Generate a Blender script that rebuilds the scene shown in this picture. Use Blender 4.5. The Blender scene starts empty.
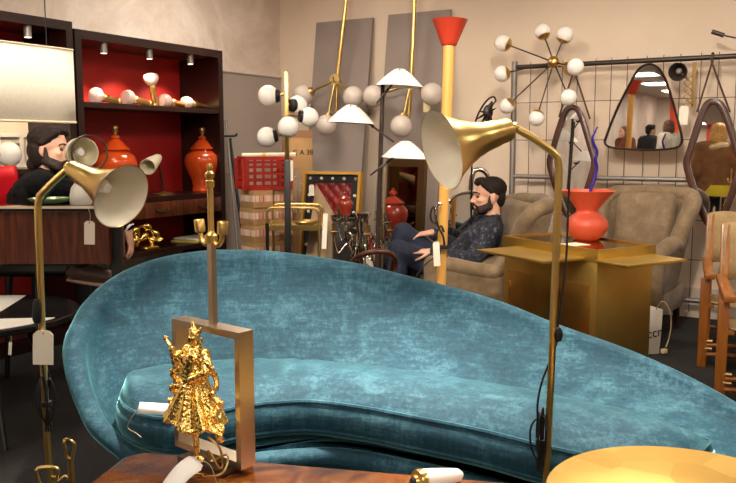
import bpy, bmesh, math, random
from mathutils import Vector, Matrix, Euler, noise as mnoise
random.seed(7)
V = Vector
PI = math.pi
SC = bpy.context.scene
COL = SC.collection
# ------------------------------------------------------------------ camera maths (photo frame 736x483)
FPX, PCX, PCY, CAMH = 800.0, 368.0, 241.5, 1.15
PITCH = math.atan(96.5 / FPX)
CP, SP = math.cos(PITCH), math.sin(PITCH)
CAM = V((0, 0, CAMH))
def ray(px, py):
    x = (px - PCX) / FPX; y = -(py - PCY) / FPX
    return V((x, CP + y * SP, -SP + y * CP))
def at(px, py, Y):                      # point seen at a pixel at distance Y
    d = ray(px, py); return CAM + d * (Y / d.y)
def onz(px, py, z):                     # point seen at a pixel at height z
    d = ray(px, py); return CAM + d * ((z - CAMH) / d.z)
# the room's corner and its two wall directions
CORN = V((-.756, 7.034, 0))
UB = V((.863, -.5052, 0)).normalized()  # along the back wall, away from the corner
NB = V((-.5052, -.863, 0)).normalized() # out of the back wall into the room
RZ = math.atan2(UB.y, UB.x)
def W(s, t, z): return CORN + UB * s + NB * t + V((0, 0, z))
def hit(px, py, n, off):
    d = ray(px, py); return CAM + d * ((off - (CAM - CORN).dot(n)) / d.dot(n))
def onB(px, py, t): return hit(px, py, NB, t)
def onL(px, py, s): return hit(px, py, UB, s)
def ST(p):
    q = p - CORN; return (q.dot(UB), q.dot(NB), p.z)
# ------------------------------------------------------------------ mesh builder
def spline(pts, n=8, closed=False):
    pts = [V(p) for p in pts]; m = len(pts); out = []
    rng = range(m if closed else m - 1)
    for i in rng:
        if closed:
            p0, p1, p2, p3 = pts[(i-1) % m], pts[i], pts[(i+1) % m], pts[(i+2) % m]
        else:
            p1, p2 = pts[i], pts[i+1]
            p0 = pts[i-1] if i else p1 * 2 - p2
            p3 = pts[i+2] if i + 2 < m else p2 * 2 - p1
        for k in range(n):
            t = k / n
            out.append(((p1 * 2) + (p2 - p0) * t + (p0 * 2 - p1 * 5 + p2 * 4 - p3) * t * t + (p1 * 3 - p0 - p2 * 3 + p3) * t ** 3) * .5)
    if not closed: out.append(pts[-1])
    return out
def frame_to(d, up=None):
    d = V(d).normalized()
    u = V(up) if up is not None else (V((0, 0, 1)) if abs(d.z) < .95 else V((0, 1, 0)))
    x = u.cross(d).normalized(); y = d.cross(x)
    return Matrix((x, y, d)).transposed().to_4x4()
class MB:
    def __init__(s): s.bm = bmesh.new()
    def face(s, vs):
        try: return s.bm.faces.new(vs)
        except ValueError: return None
    def add(s, verts, faces):
        vs = [s.bm.verts.new(v) for v in verts]
        for f in faces: s.face([vs[i] for i in f])
        return vs
    def merge(s, b2, M=None):
        me = bpy.data.meshes.new('t'); b2.to_mesh(me); b2.free()
        if M is not None: me.transform(M)
        s.bm.from_mesh(me); bpy.data.meshes.remove(me)
    def box(s, c, size, rz=0, M=None, bev=0, seg=2):
        b = bmesh.new(); bmesh.ops.create_cube(b, size=1)
        for v in b.verts: v.co = V((v.co.x * size[0], v.co.y * size[1], v.co.z * size[2]))
        if bev: bmesh.ops.bevel(b, geom=list(b.edges), offset=bev, segments=seg, affect='EDGES', profile=.5)
        T = Matrix.Translation(V(c)) @ (M.to_4x4() if M is not None else Matrix.Rotation(rz, 4, 'Z'))
        s.merge(b, T); return s
    def bar(s, p0, p1, w, h, up=(0, 0, 1), bev=0):
        p0, p1 = V(p0), V(p1); d = p1 - p0
        F = frame_to(d, up if abs(d.normalized().dot(V(up))) < .98 else (0, 1, 0))
        return s.box((p0 + p1) / 2, (w, h, d.length), M=F, bev=bev)
    def tube(s, pts, r, n=8, closed=False, flat=1.0):
        pts = [V(p) for p in pts]; m = len(pts)
        R = r if isinstance(r, (list, tuple)) else [r] * m
        rings = []; prev = None
        for i, p in enumerate(pts):
            a = pts[(i-1) % m] if (closed or i) else p; b = pts[(i+1) % m] if (closed or i < m-1) else p
            d = (b - a)
            d = d.normalized() if d.length > 1e-9 else V((0, 0, 1))
            if prev is None:
                x = (V((0, 0, 1)) if abs(d.z) < .9 else V((0, 1, 0))).cross(d).normalized()
            else:
                x = (prev - d * prev.dot(d))
                x = x.normalized() if x.length > 1e-6 else V((1, 0, 0))
            prev = x; y = d.cross(x)
            rings.append([s.bm.verts.new(p + (x * math.cos(2*PI*k/n) + y * (math.sin(2*PI*k/n) * flat)) * R[i]) for k in range(n)])
        for i in range(m if closed else m - 1):
            a, b = rings[i], rings[(i+1) % m]
            for k in range(n): s.face([a[k], a[(k+1) % n], b[(k+1) % n], b[k]])
        if not closed: s.face(rings[0][::-1]); s.face(rings[-1])
        return s
    def cyl(s, p0, p1, r0, r1=None, n=20): return s.tube([p0, p1], [r0, r0 if r1 is None else r1], n)
    def lathe(s, prof, n=28, M=None, cap=True):
        M = M if M is not None else Matrix()
        rings = []
        for r, z in prof:
            if r < 1e-5: rings.append([s.bm.verts.new(M @ V((0, 0, z)))])
            else: rings.append([s.bm.verts.new(M @ V((r * math.cos(2*PI*k/n), r * math.sin(2*PI*k/n), z))) for k in range(n)])
        for a, b in zip(rings, rings[1:]):
            for k in range(n):
                if len(a) == 1 and len(b) == 1: continue
                if len(a) == 1: s.face([a[0], b[(k+1) % n], b[k]])
                elif len(b) == 1: s.face([a[k], a[(k+1) % n], b[0]])
                else: s.face([a[k], a[(k+1) % n], b[(k+1) % n], b[k]])
        if cap:
            if len(rings[0]) > 1: s.face(rings[0][::-1])
            if len(rings[-1]) > 1: s.face(rings[-1])
        return s
    def ball(s, c, r, n=20, M=None):
        rr = r if isinstance(r, (tuple, list, Vector)) else (r, r, r)
        T = Matrix.Translation(V(c)) @ (M.to_4x4() if M is not None else Matrix()) @ Matrix.Diagonal((*rr, 1))
        m = max(6, n // 2)
        return s.lathe([(math.sin(PI*i/m) if 0 < i < m else 0, -math.cos(PI*i/m)) for i in range(m+1)], n, T)
    def cap(s, p0, r0, p1, r1, n=12):
        p0, p1 = V(p0), V(p1); d = p1 - p0; L = d.length
        if L < 1e-6: return s.ball(p0, max(r0, r1), n)
        T = Matrix.Translation(p0) @ frame_to(d)
        k = 5; pr = [(r0*math.sin(PI/2*i/k) if i else 0, -r0*math.cos(PI/2*i/k)) for i in range(k+1)]
        pr += [(r1*math.cos(PI/2*i/k) if i < k else 0, L + r1*math.sin(PI/2*i/k)) for i in range(k+1)]
        return s.lathe(pr, n, T)
    def loft(s, rings, closed_u=True, caps=False):
        R = [[s.bm.verts.new(p) for p in r] for r in rings]
        for a, b in zip(R, R[1:]):
            m = len(a)
            for k in range(m if closed_u else m - 1): s.face([a[k], a[(k+1) % m], b[(k+1) % m], b[k]])
        if caps: s.face(R[0][::-1]); s.face(R[-1])
        return R
    def grid(s, rows, close_rows=False):
        R = [[s.bm.verts.new(p) for p in r] for r in rows]; m = len(R)
        for i in range(m if close_rows else m - 1):
            a, b = R[i], R[(i+1) % m]
            for k in range(len(a) - 1): s.face([a[k], a[k+1], b[k+1], b[k]])
        return R
    def prism(s, poly, thick, M=None, bev=0):
        b = bmesh.new()
        lo = [b.verts.new((p[0], p[1], 0)) for p in poly]; hi = [b.verts.new((p[0], p[1], thick)) for p in poly]
        m = len(poly); b.faces.new(lo[::-1]); b.faces.new(hi)
        for k in range(m): b.faces.new([lo[k], lo[(k+1) % m], hi[(k+1) % m], hi[k]])
        if bev: bmesh.ops.bevel(b, geom=[e for e in b.edges], offset=bev, segments=2, affect='EDGES', profile=.5)
        s.merge(b, M); return s
    def ring_prism(s, outer, inner, thick, M=None):
        M = M if M is not None else Matrix(); m = len(outer)
        L = [[s.bm.verts.new(M @ V((p[0], p[1], z))) for p in poly] for poly, z in ((outer, 0), (outer, thick), (inner, thick), (inner, 0))]
        for i in range(4):
            a, b = L[i], L[(i+1) % 4]
            for k in range(m): s.face([a[k], a[(k+1) % m], b[(k+1) % m], b[k]])
        return s
    def jitter(s, amp, sc):
        s.bm.normal_update()
        for v in s.bm.verts: v.co += v.normal * (mnoise.noise(v.co * sc) * amp)
        return s
    def build(s, name, mat, parent=None, local=False, angle=38, smooth=True):
        bm = s.bm
        bmesh.ops.recalc_face_normals(bm, faces=list(bm.faces))
        bm.normal_update(); ca = math.radians(angle)
        for f in bm.faces: f.smooth = smooth
        for e in bm.edges:
            if len(e.link_faces) == 2 and e.calc_face_angle(0) > ca: e.smooth = False
        me = bpy.data.meshes.new(name); bm.to_mesh(me); bm.free()
        return link(name, me, mat, parent, local)
ROOTM = {}
def link(name, me, mat, parent=None, local=False):
    o = bpy.data.objects.new(name, me); COL.objects.link(o)
    if mat is not None: me.materials.append(mat)
    if parent is not None:
        o.parent = parent; ROOTM[o] = ROOTM[parent]
        if not local: me.transform(ROOTM[parent].inverted())
    elif not local:
        vs = me.vertices
        if len(vs):
            xs = [v.co.x for v in vs]; ys = [v.co.y for v in vs]; zs = [v.co.z for v in vs]
            c = V(((min(xs)+max(xs))/2, (min(ys)+max(ys))/2, min(zs)))
            me.transform(Matrix.Translation(-c)); o.location = c
        ROOTM[o] = Matrix.Translation(o.location)
    else: ROOTM[o] = Matrix()
    me.update(); return o
def thing(name, label, cat, loc=(0, 0, 0), rz=0, group=None):
    o = bpy.data.objects.new(name, None); COL.objects.link(o)
    o.location = loc; o.rotation_euler = (0, 0, rz); o.empty_display_size = .05
    ROOTM[o] = Matrix.Translation(V(loc)) @ Matrix.Rotation(rz, 4, 'Z')
    return tag(o, label, cat, group)
def tag(o, label, cat, group=None):
    o['label'] = label; o['category'] = cat
    if group: o['group'] = group
    return o
def struct(o): o['kind'] = 'structure'; return o
def dup(o, parent=None):
    c = o.copy(); COL.objects.link(c)
    if parent is not None: c.parent = parent
    for ch in list(o.children): dup(ch, c)
    return c
def place(src, loc, rz, label, cat, group=None):
    c = dup(src); c.location = loc; c.rotation_euler = (0, 0, rz)
    ROOTM[c] = Matrix.Translation(V(loc)) @ Matrix.Rotation(rz, 4, 'Z')
    return tag(c, label, cat, group)
# ------------------------------------------------------------------ materials
def lin(c):
    f = lambda x: x / 12.92 if x <= .04045 else ((x + .055) / 1.055) ** 2.4
    return tuple(f(v / 255) for v in c) + (1,)
class NT:
    def __init__(s, name):
        s.m = bpy.data.materials.new(name); s.m.use_nodes = True
        s.t = s.m.node_tree; s.b = s.t.nodes['Principled BSDF']; s.co = None
    def n(s, ty, **kw):
        o = s.t.nodes.new('ShaderNode' + ty)
        for k, v in kw.items(): setattr(o, k, v)
        return o
    def l(s, a, b): s.t.links.new(a, b)
    def coord(s, scale=(1, 1, 1), rot=(0, 0, 0)):
        tc = s.n('TexCoord'); mp = s.n('Mapping'); s.l(tc.outputs['Object'], mp.inputs[0])
        mp.inputs['Scale'].default_value = scale; mp.inputs['Rotation'].default_value = rot
        return mp.outputs[0]
    def noise(s, scale, detail=4, rough=.6, vec=None, dist=0):
        o = s.n('TexNoise'); o.inputs['Scale'].default_value = scale; o.inputs['Detail'].default_value = detail
        o.inputs['Roughness'].default_value = rough; o.inputs['Distortion'].default_value = dist
        s.l(vec if vec is not None else s.coord(), o.inputs['Vector']); return o.outputs[0]
    def ramp(s, fac, stops):
        o = s.n('ValToRGB'); e = o.color_ramp.elements
        while len(e) < len(stops): e.new(.5)
        for i, (p, c) in enumerate(stops): e[i].position = p; e[i].color = lin(c)
        s.l(fac, o.inputs[0]); return o.outputs[0]
    def bump(s, h, strength, dist=.01):
        o = s.n('Bump'); o.inputs['Strength'].default_value = strength; o.inputs['Distance'].default_value = dist
        s.l(h, o.inputs['Height']); s.l(o.outputs[0], s.b.inputs['Normal'])
    def set(s, **kw):
        for k, v in kw.items(): s.b.inputs[k.replace('_', ' ')].default_value = v
        return s
MATS = {}
def mat(name, col, rough=.5, metal=0, var=0, vs=6, bump=0, bs=40, stretch=None, coat=0, spec=None, trans=0, sheen=0):
    if name in MATS: return MATS[name]
    n = NT(name); n.set(Roughness=rough, Metallic=metal)
    n.b.inputs['Base Color'].default_value = lin(col)
    if coat: n.set(Coat_Weight=coat)
    if trans: n.set(Transmission_Weight=trans)
    if spec is not None: n.set(Specular_IOR_Level=spec)
    if sheen: n.set(Sheen_Weight=sheen, Sheen_Roughness=.4)
    if var:
        vec = n.coord(stretch) if stretch else None
        f = n.noise(vs, 5, .65, vec)
        a = tuple(max(0, c * (1 - var)) for c in col); b = tuple(min(255, c * (1 + var)) for c in col)
        n.l(n.ramp(f, [(.3, a), (.7, b)]), n.b.inputs['Base Color'])
    if bump: n.bump(n.noise(bs, 4, .6, n.coord(stretch) if stretch else None), bump)
    MATS[name] = n.m; return n.m
def wood(name, dark, light, scale=3, axis=0, rough=.35, coat=.2, stretch=12):
    if name in MATS: return MATS[name]
    n = NT(name); sc = [stretch, stretch, stretch]; sc[axis] = 1
    vec = n.coord(tuple(sc)); f = n.noise(scale, 6, .65, vec, .6)
    mid = tuple((a + b) / 2 for a, b in zip(dark, light))
    n.l(n.ramp(f, [(.28, dark), (.5, mid), (.72, light)]), n.b.inputs['Base Color'])
    n.set(Roughness=rough, Coat_Weight=coat, Coat_Roughness=.15); n.bump(f, .08)
    MATS[name] = n.m; return n.m
def emit(name, col, k):
    if name in MATS: return MATS[name]
    n = NT(name); n.b.inputs['Base Color'].default_value = lin(col)
    n.b.inputs['Emission Color'].default_value = lin(col); n.b.inputs['Emission Strength'].default_value = k
    MATS[name] = n.m; return n.m
BRASS = mat('brass', (224, 190, 116), .28, 1, .05, 3)
OLDBRASS = mat('aged_brass', (194, 164, 106), .38, 1, .12, 5)
SATINBRASS = mat('satin_brass_sheet', (212, 180, 98), .44, 1, .08, 2, .05, 4)
GOLD = mat('bright_gold', (255, 220, 130), .24, 1)
CHROME = mat('chrome', (215, 210, 200), .12, 1)
STEEL = mat('grey_steel', (150, 144, 138), .5, .7)
BLACK = mat('black_metal', (22, 19, 18), .38)
DARKBROWN = mat('dark_brown_metal', (48, 32, 24), .4)
RUBBER = mat('black_rubber', (16, 15, 15), .55)
OPAL = mat('opal_glass', (246, 240, 232), .12, 0, coat=.4)
OPALGREY = mat('grey_opal_glass', (214, 200, 188), .22)
WHITE = mat('white_enamel', (244, 240, 234), .3)
CREAM = mat('cream_enamel', (226, 216, 186), .3)
CARD = mat('white_card', (244, 236, 218), .7)
STRING = mat('string', (190, 176, 148), .8)
MIRROR = mat('mirror_silver', (224, 222, 218), .015, 1)
SMOKEMIRROR = mat('dark_mirror', (120, 100, 82), .03, 1)
SKIN = mat('skin', (222, 170, 142), .5, 0, .05, 14)
HAIR = mat('dark_hair', (30, 19, 13), .7, 0, .35, 18, .5, 30, stretch=(6, 6, 1), spec=.25)
RED = mat('red_lacquer', (206, 34, 22), .35)
ORANGE = mat('orange_glaze', (198, 72, 24), .1, 0, .06, 5, coat=.6)
CARDBOARD = mat('cardboard', (176, 136, 88), .8, 0, .06, 9)
MAHOG = wood('dark_mahogany', (20, 7, 6), (42, 15, 10), 3, 2)
MAHOGX = wood('dark_mahogany_boards', (24, 9, 7), (50, 19, 12), 3, 1)
ROSEWOOD = wood('rosewood_veneer', (52, 22, 13), (118, 58, 34), 3.2, 2, .25, .4, 16)
BEECH = wood('honey_beech', (124, 66, 18), (174, 106, 38), 3, 2, .35, .3)
TEAK = wood('teak', (46, 20, 12), (88, 44, 26), 3, 2, .35, .2)
def price_tag(hang, drop, w, h, label, yaw=0, tilt=0, string_to=None, group=None, hole=True):
    """white card hanging from a point on a string"""
    t = thing('price_tag', label, 'price tag', hang, 0, group)
    hang = V(hang); top = hang - V((0, 0, drop))
    R = Matrix.Translation(top) @ Matrix.Rotation(yaw, 4, 'Z') @ Matrix.Rotation(tilt, 4, 'Y') @ Matrix.Rotation(PI/2, 4, 'X')
    c = w * .22
    poly = [(-w/2, -h), (w/2, -h), (w/2, -c), (w/2 - c, 0), (-w/2 + c, 0), (-w/2, -c)]
    MB().prism(poly, .0012, R).build('card', CARD, t)
    if hole: MB().lathe([(.0025, -.0004), (.0025, .0018)], 10, R @ Matrix.Translation((0, -c*.7, 0))).build('eyelet', OLDBRASS, t)
    a = R @ V((0, -c*.7, .001)); e = V(string_to) if string_to is not None else hang
    m = (a + e) / 2 + V((.004, 0, -.002))
    MB().tube(spline([a, m, e], 5), .0008, 5).build('string', STRING, t)
    return t
# ------------------------------------------------------------------ camera, room, lights
cd = bpy.data.cameras.new('camera'); cam = bpy.data.objects.new('camera', cd); COL.objects.link(cam)
cam.location = CAM; cam.rotation_euler = (PI/2 - PITCH, 0, 0)
cd.sensor_width = 36; cd.lens = 36 * FPX / 736; cd.clip_start = .05; cd.clip_end = 60
SC.camera = cam
RS, RT, RH = 8.0, 17.0, 2.55
def room_slab(name, s0, s1, t0, t1, z0, z1, m):
    mb = MB(); mb.box(((s0+s1)/2, (t0+t1)/2, (z0+z1)/2), (s1-s0, t1-t0, z1-z0))
    o = mb.build(name, m, None, True); 
    Mx = Matrix((( UB.x, NB.x, 0, CORN.x), (UB.y, NB.y, 0, CORN.y), (0, 0, 1, 0), (0, 0, 0, 1)))
    o.data.transform(Mx); o.data.flip_normals() if Mx.to_3x3().determinant() < 0 else None
    return struct(o)
n = NT('carpet'); f = n.noise(130, 3, .8); g = n.noise(4, 3)
n.l(n.ramp(f, [(.42, (15, 13, 12)), (.60, (38, 34, 32)), (.74, (92, 84, 78))]), n.b.inputs['Base Color']); n.set(Roughness=.95); n.bump(f, .6, .006)
room_slab('floor', -.1, RS+.1, -.1, RT+.1, -.1, 0, n.m)
n = NT('back_wall_paint'); f = n.noise(1.2, 5); n.l(n.ramp(f, [(.3, (226, 204, 180)), (.7, (234, 214, 192))]), n.b.inputs['Base Color']); n.set(Roughness=.85); n.bump(n.noise(60), .06)
room_slab('wall_back', -.1, RS+.1, -.1, 0, 0, RH, n.m)
n = NT('left_wall_sheeting'); vec = n.coord((1, 1, 1), (.5, .6, .2)); f = n.noise(1.1, 7, .72, vec, .8)
n.l(n.ramp(f, [(.32, (206, 184, 166)), (.5, (230, 212, 196)), (.64, (246, 234, 222))]), n.b.inputs['Base Color']); n.set(Roughness=.8); n.bump(f, .35, .04)
room_slab('wall_left', -.1, 0, 0, RT+.1, 0, RH, n.m)
room_slab('wall_right', RS, RS+.1, 0, RT+.1, 0, RH, mat('side_wall_paint', (222, 206, 188), .85))
room_slab('wall_front', 0, RS, RT, RT+.1, 0, RH, mat('front_wall_paint', (226, 214, 200), .85))
room_slab('ceiling', -.1, RS+.1, -.1, RT+.1, RH, RH+.1, mat('ceiling_paint', (214, 204, 192), .9))
room_slab('baseboard_back', 2.2, RS, 0, .03, 0, .20, mat('baseboard_paint', (206, 190, 172), .6))
for i, s0 in enumerate((.35, 1.25)):
    room_slab('trim_%d' % (i+1), s0, s0+.22, RT-.06, RT, 0, RH, mat('orange_trim_paint', (226, 78, 34), .6))
# grey linen cloth over the lower left wall beside the bookcase
n = NT('grey_linen'); f1 = n.noise(9, 4, .7, n.coord((1, 1, 14))); f2 = n.noise(9, 4, .7, n.coord((14, 14, 1)))
mx = n.n('Math', operation='ADD'); n.l(f1, mx.inputs[0]); n.l(f2, mx.inputs[1])
n.l(n.ramp(mx.outputs[0], [(.35, (128, 116, 107)), (.9, (176, 162, 150))]), n.b.inputs['Base Color']); n.set(Roughness=.9); n.bump(mx.outputs[0], .2)
mb = MB(); rows = []
for i in range(13):
    z = .02 + i * (1.72 - .02) / 12
    rows.append([W(.012 + .004 * math.sin(k * 1.9 + i * .3), .01 + k * 1.2 / 16, z) for k in range(17)])
mb.grid(rows)
for k in range(16):   # hem
    pass
mb.tube([W(.016, .01, 1.72), W(.016, 1.21, 1.72)], .008, 6); mb.tube([W(.016, .01, .93), W(.016, 1.21, .93)], .006, 6)
tag(mb.build('wall_cloth', n.m), 'grey linen cloth covering the lower wall between bookcase and corner', 'cloth')
# ceiling light panels
LITE = emit('light_diffuser', (255, 243, 228), 15)
def ceiling_light(i, s, t):
    o = thing('ceiling_light', 'square white ceiling light panel, one of the rows across the hall', 'ceiling light', W(s, t, RH), RZ, 'ceiling light panels')
    M = Matrix.Translation(W(s, t, RH)) @ Matrix.Rotation(RZ, 4, 'Z')
    mb = MB(); w, l, h = .66, .66, .05
    for a in (-1, 1):
        mb.box((0, a * l / 2, -h/2), (w, .02, h)); mb.box((a * w / 2, 0, -h/2), (.02, l + .02, h))
    mb.build('frame', WHITE, o, True)
    MB().box((0, 0, -h/2 + .005), (w - .02, l - .02, h*.5)).build('diffuser', LITE, o, True)
i = 0
for s in (1.0, 3.5, 5.8):
    for t in (1.5, 3.6, 5.7, 7.8, 9.9, 12.0, 14.1, 16.0):
        ceiling_light(i, s, t); i += 1
wd = bpy.data.worlds.new('world'); SC.world = wd; wd.use_nodes = True
wd.node_tree.nodes['Background'].inputs[0].default_value = (1, .86, .7, 1); wd.node_tree.nodes['Background'].inputs[1].default_value = .05
vs = SC.view_settings; vs.view_transform = 'Standard'; vs.look = 'None'; vs.gamma = 1; vs.use_curve_mapping = False; vs.exposure = .16
def spot(name, p, tgt, power, ang, blend=.5, col=(1, .8, .55), r=.03):
    l = bpy.data.lights.new(name, 'SPOT'); l.energy = power; l.spot_size = ang; l.spot_blend = blend; l.color = col; l.shadow_soft_size = r
    o = bpy.data.objects.new(name, l); COL.objects.link(o); o.location = p
    o.rotation_euler = (V(tgt) - V(p)).to_track_quat('-Z', 'Y').to_euler(); return o
# added unseen spotlights, brightening parts of the display from above the frame
def added_spot(p, tgt, power, lab, ang=1.1):
    o = thing('added_spotlight', lab, 'spotlight', p)
    d = (V(tgt) - V(p)).normalized(); c = V(p) - V((0, 0, .13)); T = Matrix.Translation(c) @ frame_to(d)
    MB().cyl(V(p), c, .012, n=10).build('stem', BLACK, o)
    MB().lathe([(0, -.07), (.045, -.065), (.05, .07), (.046, .07), (.042, .04), (0, .035)], 24, T).build('housing', BLACK, o)
    MB().lathe([(0, .0365), (.041, .0415)], 20, T, cap=False).build('lens', emit('spot_lens', (255, 236, 200), 3.0), o)
    spot('added_spot', c + d * .09, tgt, power, ang, .6, (1, .88, .74), .06)
added_spot((-.35, 2.75, RH), (-.35, 2.5, .4), 420, 'added unseen ceiling spotlight aimed at the rounded end of the sofa', .9)
added_spot((.6, 2.5, RH), (.5, 2.2, .4), 420, 'added unseen ceiling spotlight aimed at the low end of the sofa')
added_spot((.5, 2.0, RH), (1.3, 5.0, .9), 150, 'added unseen ceiling spotlight aimed at the brass cabinet and rack', 1.3)
added_spot((-.6, 2.0, RH), (-.2, 5.6, 1.1), 130, 'added unseen ceiling spotlight aimed at the grey boards', 1.3)
added_spot((-.9, 1.6, RH), (-1.95, 4.1, 1.35), 210, 'added unseen ceiling spotlight aimed at the big cream lampshade and the desk', .5)
added_spot((-.95, .75, RH), (-.33, 1.45, .7), 60, 'added unseen ceiling spotlight aimed at the gold figure lamp', .5)
# ------------------------------------------------------------------ sofa
n = NT('teal_velvet'); v1 = n.coord((1, 1, 1)); big = n.noise(5, 5, .7, v1, .8)
vx = n.coord((5, 5, 42), (0, 0, 0)); streak = n.noise(2.4, 5, .75, vx, .3)
vh = n.coord((42, 30, 4), (0, 0, 0)); st2 = n.noise(2.0, 4, .7, vh, .3)
fine = n.noise(60, 4, .75, v1)
def mth(n, op, a, b):
    o = n.n('Math', operation=op); 
    for i, q in enumerate((a, b)):
        if isinstance(q, (int, float)): o.inputs[i].default_value = q
        else: n.l(q, o.inputs[i])
    return o.outputs[0]
mixf = mth(n, 'ADD', mth(n, 'MULTIPLY', big, .38), mth(n, 'ADD', mth(n, 'MULTIPLY', streak, .27), mth(n, 'ADD', mth(n, 'MULTIPLY', st2, .2), mth(n, 'MULTIPLY', fine, .15))))
n.l(n.ramp(mixf, [(.36, (13, 40, 52)), (.5, (26, 64, 80)), (.66, (72, 114, 128))]), n.b.inputs['Base Color'])
n.set(Roughness=.75, Sheen_Weight=1.0, Sheen_Roughness=.32, Specular_IOR_Level=.25); n.b.inputs['Sheen Tint'].default_value = lin((140, 214, 220))
n.bump(mixf, .35, .015); VELVET = n.m
sofa = thing('sofa', 'curved teal velvet sofa with one high rounded end and a kidney-shaped seat', 'sofa', (0.02, 2.5, 0))
RIM = [(70,336,2.65),(77,318,2.76),(88,298,2.87),(106,281,2.97),(130,267,3.06),(152,259,3.11),(180,253,3.15),(212,249.4,3.18),(240,249.3,3.19),(268,250,3.2),(314,255.4,3.2),(360,263,3.185),(400,273,3.16),(450,285.5,3.1),(500,300,3.02),(560,324,2.89),(617,344,2.77),(665,364,2.66),(705,384,2.55),(736,402,2.45),(768,426,2.32),(788,455,2.16),(786,485,2.04),(760,508,1.94),(715,520,1.88),(660,522,1.86),(600,508,1.92),(540,490,2.03),(480,476,2.13),(440,468,2.18),(400,460,2.235),(366,453,2.29),(332,449,2.32),(298,450,2.30),(264,453,2.26),(230,459,2.215),(195,466,2.17),(160,463,2.18),(128,447,2.25),(97,421,2.34),(84,397,2.44),(73,366,2.54)]
rim = spline([at(*q) for q in RIM], 4, True)
NR = len(rim)
BK = [(121,398,2.40),(125,386,2.52),(134,372,2.63),(170,361,2.74),(230,358,2.78),(285,359,2.77),(330,362,2.73),(390,368,2.66),(450,376,2.56),(510,386,2.46),(560,397,2.35),(605,408,2.25),(645,420,2.16),(685,436,2.09),(709,450,2.03)]
FR = [(121,398,2.40),(124,410,2.33),(133,420,2.27),(150,428,2.22),(180,429,2.20),(215,421,2.26),(254,413,2.33),(285,409.5,2.355),(315,409,2.36),(366,416,2.30),(420,427.6,2.21),(480,440,2.115),(536,455,2.01),(600,468,1.92),(655,473,1.89),(692,466,1.93),(709,450,2.03)]
def resamp(pts, m):
    d = [0]
    for a, b in zip(pts, pts[1:]): d.append(d[-1] + (b - a).length)
    out = []; j = 0
    for i in range(m + 1):
        x = d[-1] * i / m
        while j < len(d) - 2 and d[j+1] < x: j += 1
        t = (x - d[j]) / max(1e-9, d[j+1] - d[j]); out.append(pts[j].lerp(pts[j+1], min(1, t)))
    return out
bk = resamp(spline([at(*q) for q in BK], 6), 80); fr = resamp(spline([at(*q) for q in FR], 6), 80)
for p in bk + fr: p.z = .372
outl = bk + fr[-2:0:-1]
cen = V((.02, 2.5, 0))
def nearest(p):
    return min(outl, key=lambda q: (q.x-p.x)**2 + (q.y-p.y)**2)
rows = []
inn = []
for p in rim:
    q = nearest(p); d = V((q.x - p.x, q.y - p.y, 0)); L = d.length
    inn.append(p + d * max(0.0, (L - .012) / max(L, 1e-6)) if L > .03 else p + d)
# smooth the inner line
for _ in range(6):
    inn = [(inn[i-1] + inn[i] * 2 + inn[(i+1) % NR]) / 4 for i in range(NR)]
for i, p in enumerate(rim):
    tg = (rim[(i+1) % NR] - rim[i-1]); tg.z = 0; tg.normalize()
    nrm = V((tg.y, -tg.x, 0))
    if nrm.dot(p - cen) < 0: nrm = -nrm
    h = p.z; hi = min(1, max(0, (h - .27) / .4)); th = .028 + .018 * hi
    q = inn[i].copy(); dn = (q - p); dn.z = 0
    prof = []
    base = cen + (p - cen) * .80; base = V((base.x, base.y, .07))
    c1 = p + nrm * (th * .2)
    prof.append(base)
    prof.append(V((base.x*.55 + c1.x*.45, base.y*.55 + c1.y*.45, .07 + (h - .07) * .36)))
    prof.append(V((base.x*.2 + c1.x*.8, base.y*.2 + c1.y*.8, .07 + (h - .07) * .72)))
    o1 = p + nrm * (th * .55)
    prof.append(V((o1.x, o1.y, h - th * 1.5)))
    for k in range(7):
        a = PI * k / 6
        r = th
        cc = p - nrm * (th * .35)
        prof.append(V((cc.x + nrm.x * r * math.cos(a), cc.y + nrm.y * r * math.cos(a), h - r + r * math.sin(a))))
    z1 = .25
    ins = p - nrm * th * 1.4
    for k in (.12, .3, .5, .7, .86, 1.0):
        bow = math.sin(PI * k) * .02 * hi
        x = ins.x + (q.x - ins.x) * k ** 1.1; y = ins.y + (q.y - ins.y) * k ** 1.1
        prof.append(V((x - nrm.x * bow * -1, y - nrm.y * bow * -1, max(z1, (h - th * 1.4)) * (1 - k) + z1 * k)))
    rows.append(prof)
mb = MB(); R = mb.grid(rows, True)
mb.face([r[0] for r in R])
seatv = [r[-1] for r in R]
cv = mb.bm.verts.new((0, 2.45, .25))
# close the well beneath the cushion
for i in range(NR): mb.face([seatv[i], seatv[(i+1) % NR], cv])
shell = mb.build('shell', VELVET, sofa, angle=60)
# cushion: crowned kidney
mb = MB(); NS, NV = 80, 18; top = []
for i in range(NS + 1):
    row = []
    for j in range(NV + 1):
        v = j / NV; p = bk[i].lerp(fr[i], v)
        w = (fr[i] - bk[i]).length
        e = min(1, w / .30)
        z = .372 + .062 * e * (1 - abs(2*v - 1) ** 2.6)
        z += .007 * e * mnoise.noise(V((p.x * 24 + p.y * 12, p.y * 2.5, 1))) * math.sin(PI * v) ** .7
        row.append(V((p.x, p.y, z)))
    top.append(row)
R = mb.grid(top)
m = len(outl); c2 = V((0, 2.4, 0)); rings = []
for dz, off in ((0, 0), (-.025, .016), (-.055, .02), (-.085, .012), (-.105, -.004)):
    rg = []
    for i, p in enumerate(outl):
        t = outl[(i+1) % m] - outl[i-1]; t.normalize(); nn = V((t.y, -t.x, 0))
        rg.append(V((p.x, p.y, .372 + dz)) + nn * off)
    rings.append(rg)
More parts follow.
